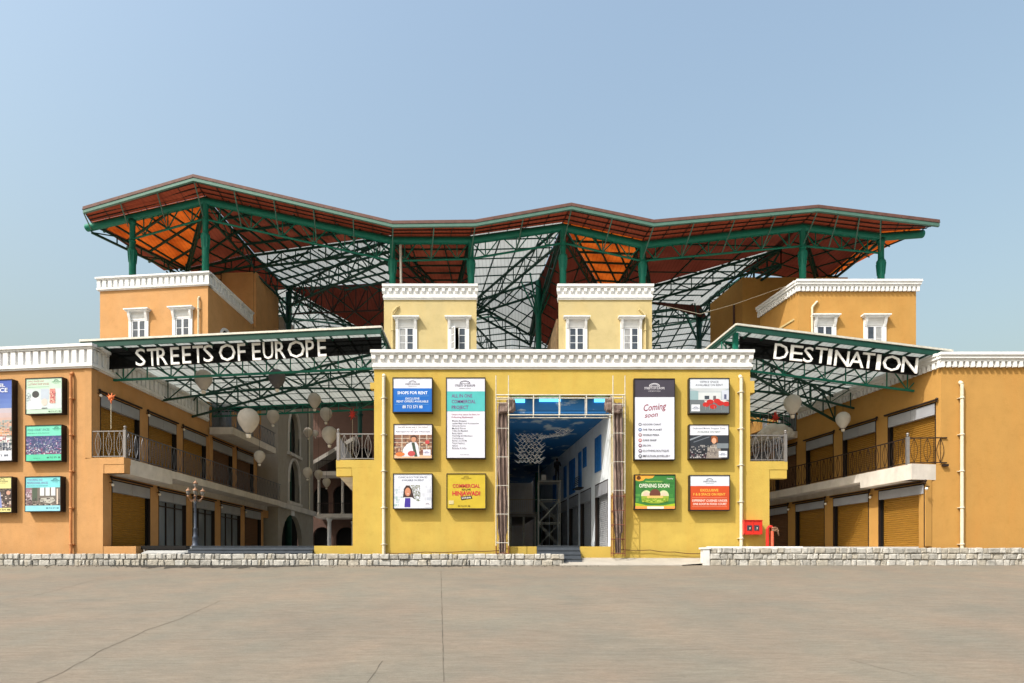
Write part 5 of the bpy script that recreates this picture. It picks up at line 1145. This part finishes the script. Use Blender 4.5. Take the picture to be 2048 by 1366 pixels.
for (xa, xb, lab, sd) in ((xl0+.06, xl1-.05, 'long brown tarpaulin hanging inside the left leg of the truss gate', 3), (xr0+.07, xr1-.06, 'long brown tarpaulin hanging inside the right leg of the truss gate', 4)):
    mb = MB(); n = 26; rnd = random.Random(sd); vs = []; fs = []; zz = [3.95+ (11.2-3.95)*i/n for i in range(n+1)]; k = 9
    for i, z in enumerate(zz):
        w1 = 1+.08*math.sin(i*.9)+(-.35 if z < 4.8 else 0)
        for j in range(k): vs.append(((xa+xb)/2+(xb-xa)/2*w1*(j/(k-1)*2-1), YG+.08*math.sin(j*2.1+i*.25+sd)+rnd.uniform(-.02, .02), z))
    for i in range(n):
        for j in range(k-1): fs.append((i*k+j, i*k+j+1, (i+1)*k+j+1, (i+1)*k+j))
    mb.add(vs, fs); tag(mb.build('hanging_tarpaulin', 'tarp_brown'), lab, 'tarpaulin')
# sagging cable at the foot of the yellow wall
def sag(pts, lab):
    mb = MB(); P = []
    for a, b in zip(pts, pts[1:]):
        for i in range(8): t = i/8; P.append(Vector(a).lerp(Vector(b), t)+Vector((0, 0, -.04*math.sin(math.pi*t))))
    P.append(Vector(pts[-1])); mb.path(P, .018, 5); tag(mb.build('cable', 'cable'), lab, 'cable', 'cables along the foot of the yellow wall')
sag([W(768, 1106, 32.9), W(850, 1104, 32.9), W(940, 1102, 32.9), W(1006, 1100, 32.9)], 'thin brown cable strung along the wall foot left of the portal')
sag([W(1232, 1098, 32.9), W(1300, 1100, 32.9), W(1350, 1104, 32.9), W(1402, 1107, 32.9)], 'thin brown cable strung along the wall foot right of the portal')
# ================================================================ STEPS
def steps(x0, x1, y0, z0, z1, n, m_, label, tread=.35):
    mb = MB(); h = (z1-z0)/n
    for i in range(n): mb.box(x0, x1, y0+tread*i, y0+tread*n+.6, z0+h*i+(.003 if i else 0), z0+h*(i+1)-.03); mb.box(x0-.0, x1+.0, y0+tread*i-.03, y0+tread*n+.6, z0+h*(i+1)-.027, z0+h*(i+1))
    return tag(mb.build('steps', m_), label, 'steps')
steps(1.27, 3.44, 32.0, 3.45, 4.33, 4, 'step_stone', 'short flight of dark grey stone steps in the middle of the portal')
steps(-16.4, -10.1, 32.2, 3.6, 4.33, 4, 'step_stone', 'wide dark grey stone steps leading up into the left street')
mb = MB(); mb.add([(-18.6, 32.6, 3.6), (-16.45, 32.6, 3.6), (-15.9, 33.9, 4.3), (-18.6, 33.9, 4.3), (-18.6, 32.6, 3.95), (-16.9, 32.6, 3.95)], [(0, 1, 5, 4), (4, 5, 2, 3), (5, 1, 2)])
tag(mb.build('ramp', 'step_pale'), 'pale grey concrete ramp between the orange plinth and the dark steps', 'ramp')
mb = MB(); mb.box(-18.95, -16.6, 33.1, 33.6, 4.15, 4.34); tag(mb.build('threshold', 'black_metal'), 'dark threshold slab behind the pale ramp', 'slab')
# ================================================================ LAMP POST
p = W(391, 1094, 33.9); LP = thing('lamp_post', 'ornate five-lantern lamp post standing before the glass doors of the left street', 'lamp post', (p.x, p.y, FZ)); fr = frame(p.x, p.y, 0, FZ)
m = MB(fr); m.lathe([(.2, 0), (.2, .08), (.16, .12), (.15, .45), (.17, .5), (.11, .58), (.09, .9), (.12, .95), (.07, 1.02), (.055, 2.2), (.08, 2.26), (.05, 2.32), (.05, 2.55), (.09, 2.6), (.05, 2.68), (.045, 3.1)], n=14); m.build('pole', 'lamp_iron', LP)
m = MB(fr)
for k in range(4):
    a = k*math.pi/2+.4; P = [(.34*t_*math.cos(a), .34*t_*math.sin(a), 2.5-.12*math.sin(math.pi*t_)+.1*t_) for t_ in (0, .25, .5, .75, 1)]; m.path(P, .022, 6)
    m.path([(.3*math.cos(a), .3*math.sin(a), 2.47), (.2*math.cos(a), .2*math.sin(a), 2.36), (.08*math.cos(a), .08*math.sin(a), 2.42)], .014, 5)
m.build('arms', 'old_brass', LP)
for k in range(5):
    a = k*math.pi/2+.4; cx, cy, cz = (.34*math.cos(a), .34*math.sin(a), 2.6) if k < 4 else (0, 0, 3.0)
    m = MB(fr); m.lathe([(.05, 0), (.07, .04), (.05, .08)], (cx, cy, cz), 8); m.tube((cx, cy, cz+.05), (cx, cy, cz+.42), .012, 5); m.lathe([(.15, .3), (.12, .34), (.07, .4), (.02, .44), (.015, .5)], (cx, cy, cz), 8)
    L = m.build('lantern', 'old_brass', LP); m = MB(fr); m.lathe([(.05, .08), (.1, .2), (.12, .3)], (cx, cy, cz), 8); m.build('lantern_glass', 'lantern_grey_glass', L)
# ================================================================ FIRE POINT
c = W(1488, 1069, 32.6); d_ = W(1524, 1041, 32.6); FB_ = thing('fire_hose_cabinet', 'red fire hose cabinet with two square windows on the yellow wall', 'fire cabinet', ((c.x+d_.x)/2, 32.8, c.z))
m = MB(); m.box(c.x, d_.x, 32.6, 32.99, c.z, d_.z); m.box(c.x-.03, d_.x+.03, 32.56, 32.99, d_.z, d_.z+.03); m.box(c.x-.01, c.x+.04, 32.575, 32.6, c.z, d_.z); m.box(d_.x-.04, d_.x+.01, 32.575, 32.6, c.z, d_.z); m.box(c.x, d_.x, 32.575, 32.6, c.z, c.z+.04); m.box((c.x+d_.x)/2-.02, (c.x+d_.x)/2+.02, 32.58, 32.6, c.z, d_.z)
m.build('box', 'red_paint', FB_)
for f_ in (.3, .7):
    x = c.x+(d_.x-c.x)*f_; m = MB(); m.box(x-.12, x+.12, 32.585, 32.6, c.z+.2, c.z+.46); m.build('window', 'window_glass', FB_)
    m = MB(); m.tube((x, 32.58, c.z+.3), (x+.03, 32.575, c.z+.3), .06, 10); m.build('hose_reel', 'pale_steel', FB_)
HP = thing('standpipe', 'red fire standpipe with brass valves at the right corner of the yellow wall', 'standpipe', (13.0, 32.7, 4.2)); a = W(1537, 1095, 32.6); z1 = W(0, 1058, 32.6).z
m = MB(); m.tube((a.x-.05, 32.6, 4.1), (a.x-.05, 32.6, z1), .085, 12); m.path([(a.x-.05+.13*(1-math.cos(t*math.pi/4)), 32.6, z1+.13*math.sin(t*math.pi/4)) for t in range(5)], .075, 8); m.build('pipe', 'red_paint', HP)
m = MB(); m.tube((a.x+.17, 32.55, 4.1), (a.x+.17, 32.55, z1-.1), .075, 12); m.build('riser', 'faded_red', HP)
for dz, dx in ((.05, .26), (-.06, .32)):
    m = MB(); m.tube((a.x+.12, 32.5, z1+dz), (a.x+dx+.12, 32.42, z1+dz-.04), .045, 8); m.lathe([(.07, 0), (.08, .02), (.07, .04)], (a.x+dx, 32.42, z1+dz), 10); m.tube((a.x+dx+.1, 32.42, z1+dz-.04), (a.x+dx+.13, 32.42, z1+dz-.3), .012, 5); m.build('valve', 'old_brass', HP)
# ================================================================ INSIDE THE CORRIDOR
SCF = thing('scaffold_tower', 'grey tube scaffold tower standing inside the corridor', 'scaffold', (2.5, 43.5, FZ))
def sc(px, Y): return (px-1024)/FP*Y
X0, X1, Y0, Y1 = 1.75, 3.15, 42.6, 43.9
for x in (X0, X1):
    for y in (Y0, Y1): m = MB(); m.tube((x, y, FZ), (x, y, 9.95 if x == X0 and y == Y0 else 9.0), .03, 6); m.build('leg', 'pale_steel', SCF)
m = MB()
for z in (4.7, 6.2, 7.7, 8.9):
    for y in (Y0, Y1): m.tube((X0, y, z), (X1, y, z), .022, 5)
    for x in (X0, X1): m.tube((x, Y0, z), (x, Y1, z), .022, 5)
for z in (4.7, 6.2): 
    for y in (Y0, Y1): m.tube((X0, y, z), (X1, y, z+1.5), .016, 4); m.tube((X1, y, z), (X0, y, z+1.5), .016, 4)
m.build('bracing', 'pale_steel', SCF); m = MB(); m.box(X0-.05, X1+.1, Y0, Y1, 8.93, 8.98); m.build('platform', 'grey_plaster', SCF)
m = MB(); m.box(1.95, 2.25, 43.0, 43.3, 8.98, 9.4); tag(m.build('paint_tub', 'lamp_white'), 'small white tub on the scaffold platform', 'tub')
# worker in dark clothes standing on the scaffold, back to the camera
def person(x, y, z, h, rot, label):
    t = thing('person', label, 'person', (x, y, z)); V = [(0,0,.53),(0,0,.66),(0,.01,.8),(0,0,.86),(0,-.02,.93),(.055,0,.5),(.06,-.01,.28),(.06,0,.04),(.06,-.07,.015),(-.055,0,.5),(-.06,-.01,.28),(-.06,0,.04),(-.06,-.07,.015),
        (.11,0,.81),(.14,-.02,.65),(.12,-.1,.55),(.12,-.13,.52),(-.11,0,.81),(-.15,-.03,.66),(-.1,-.14,.72),(-.09,-.17,.75)]
    Ed = [(0,1),(1,2),(2,3),(3,4),(0,5),(5,6),(6,7),(7,8),(0,9),(9,10),(10,11),(11,12),(2,13),(13,14),(14,15),(15,16),(2,17),(17,18),(18,19),(19,20)]
    Rd = [.085,.08,.09,.035,.055,.055,.038,.026,.024,.055,.038,.026,.024,.042,.03,.022,.024,.042,.03,.022,.024]
    me = bpy.data.meshes.new('body'); me.from_pydata([(a*h, b*h, c*h) for a, b, c in V], Ed, []); ob = bpy.data.objects.new('body', me); scn.collection.objects.link(ob)
    ob.modifiers.new('s', 'SKIN'); s_ = ob.modifiers.new('u', 'SUBSURF'); s_.levels = s_.render_levels = 2
    for i, r in enumerate(Rd): me.skin_vertices[0].data[i].radius = (r*h, r*h*.8)
    me.skin_vertices[0].data[0].use_root = True
    dg = bpy.context.evaluated_depsgraph_get(); dg.update(); m2 = bpy.data.meshes.new_from_object(ob.evaluated_get(dg)); bpy.data.objects.remove(ob)
    m2.materials.append(M['person_dark']); m2.materials.append(M['skin'])
    for p_ in m2.polygons:
        p_.use_smooth = True; c = p_.center/h
        if c.z > .87 or (abs(c.z-.52) < .03 and c.y < -.11) or (abs(c.z-.75) < .03 and c.y < -.15): p_.material_index = 1
    b = bpy.data.objects.new('body', m2); scn.collection.objects.link(b); b.parent = t; t.rotation_euler = (0, 0, rot)
    m = MB(); m.ball((0, 0, .955*h), .058*h, 12); hr = m.build('hair', 'person_dark', None); hr.parent = t; hr.location = (0, .004, .90*h)
    return t
person(3.0, 43.2, 8.98, 1.55, R(150), 'person in dark clothes standing on the scaffold platform in the corridor')
# kinetic sculpture of little white V shapes
m = MB(); rnd = random.Random(5)
def vee(c, s, a):
    ca, sa = math.cos(a), math.sin(a)
    for k in (-1, 1): m.tube(c, (c[0]+s*(k*ca*.8), c[1]+s*.3*k*sa, c[2]+s*.62), .024, 4, r2=.014)
for layer, Y in ((0, 37.2), (1, 38.6)):
    for j in range(9):
        for i in range(6):
            px = 1036+i*8.4+(j % 2)*4.2+layer*1.7+rnd.uniform(-1, 1); py = 872+j*6.6+layer*2+rnd.uniform(-1, 1)
            if layer and rnd.random() < .6: continue
            vee(W(px, py, Y), .24, rnd.uniform(-.3, .3))
for i in range(30):
    px = rnd.uniform(1080, 1116); vee(W(px, 876-(px-1080)*.12+rnd.uniform(-3, 3), rnd.uniform(37, 39)), rnd.uniform(.14, .2), rnd.uniform(-.6, .6))
for i in range(44):
    px = rnd.uniform(1112, 1162); vee(W(px, 866-(px-1112)*.2+rnd.gauss(0, 5), rnd.uniform(37, 39)), rnd.uniform(.18, .26), rnd.uniform(-.4, .4))
for i in range(26):
    p = W(1036+i*4.6, 866-(i*.4), 38.2); m.tube(p, (p.x, p.y, 11.15), .004, 3)
tag(m.build('hanging_sculpture', 'sculpt_white'), 'hanging sculpture of many small white V shapes under the painted ceiling', 'sculpture')
# thin cords across the right street roof
m = MB(); m.path([W(1330, 612, 46), W(1400, 628, 46), W(1470, 608, 46), W(1590, 566, 45.5)], .012, 4); tag(m.build('cord', 'pipe_cream'), 'pale cord slung between the right cream tower and the ochre tower', 'cord')
for o in list(bpy.data.objects):
    if '_o' in o: del o['_o']
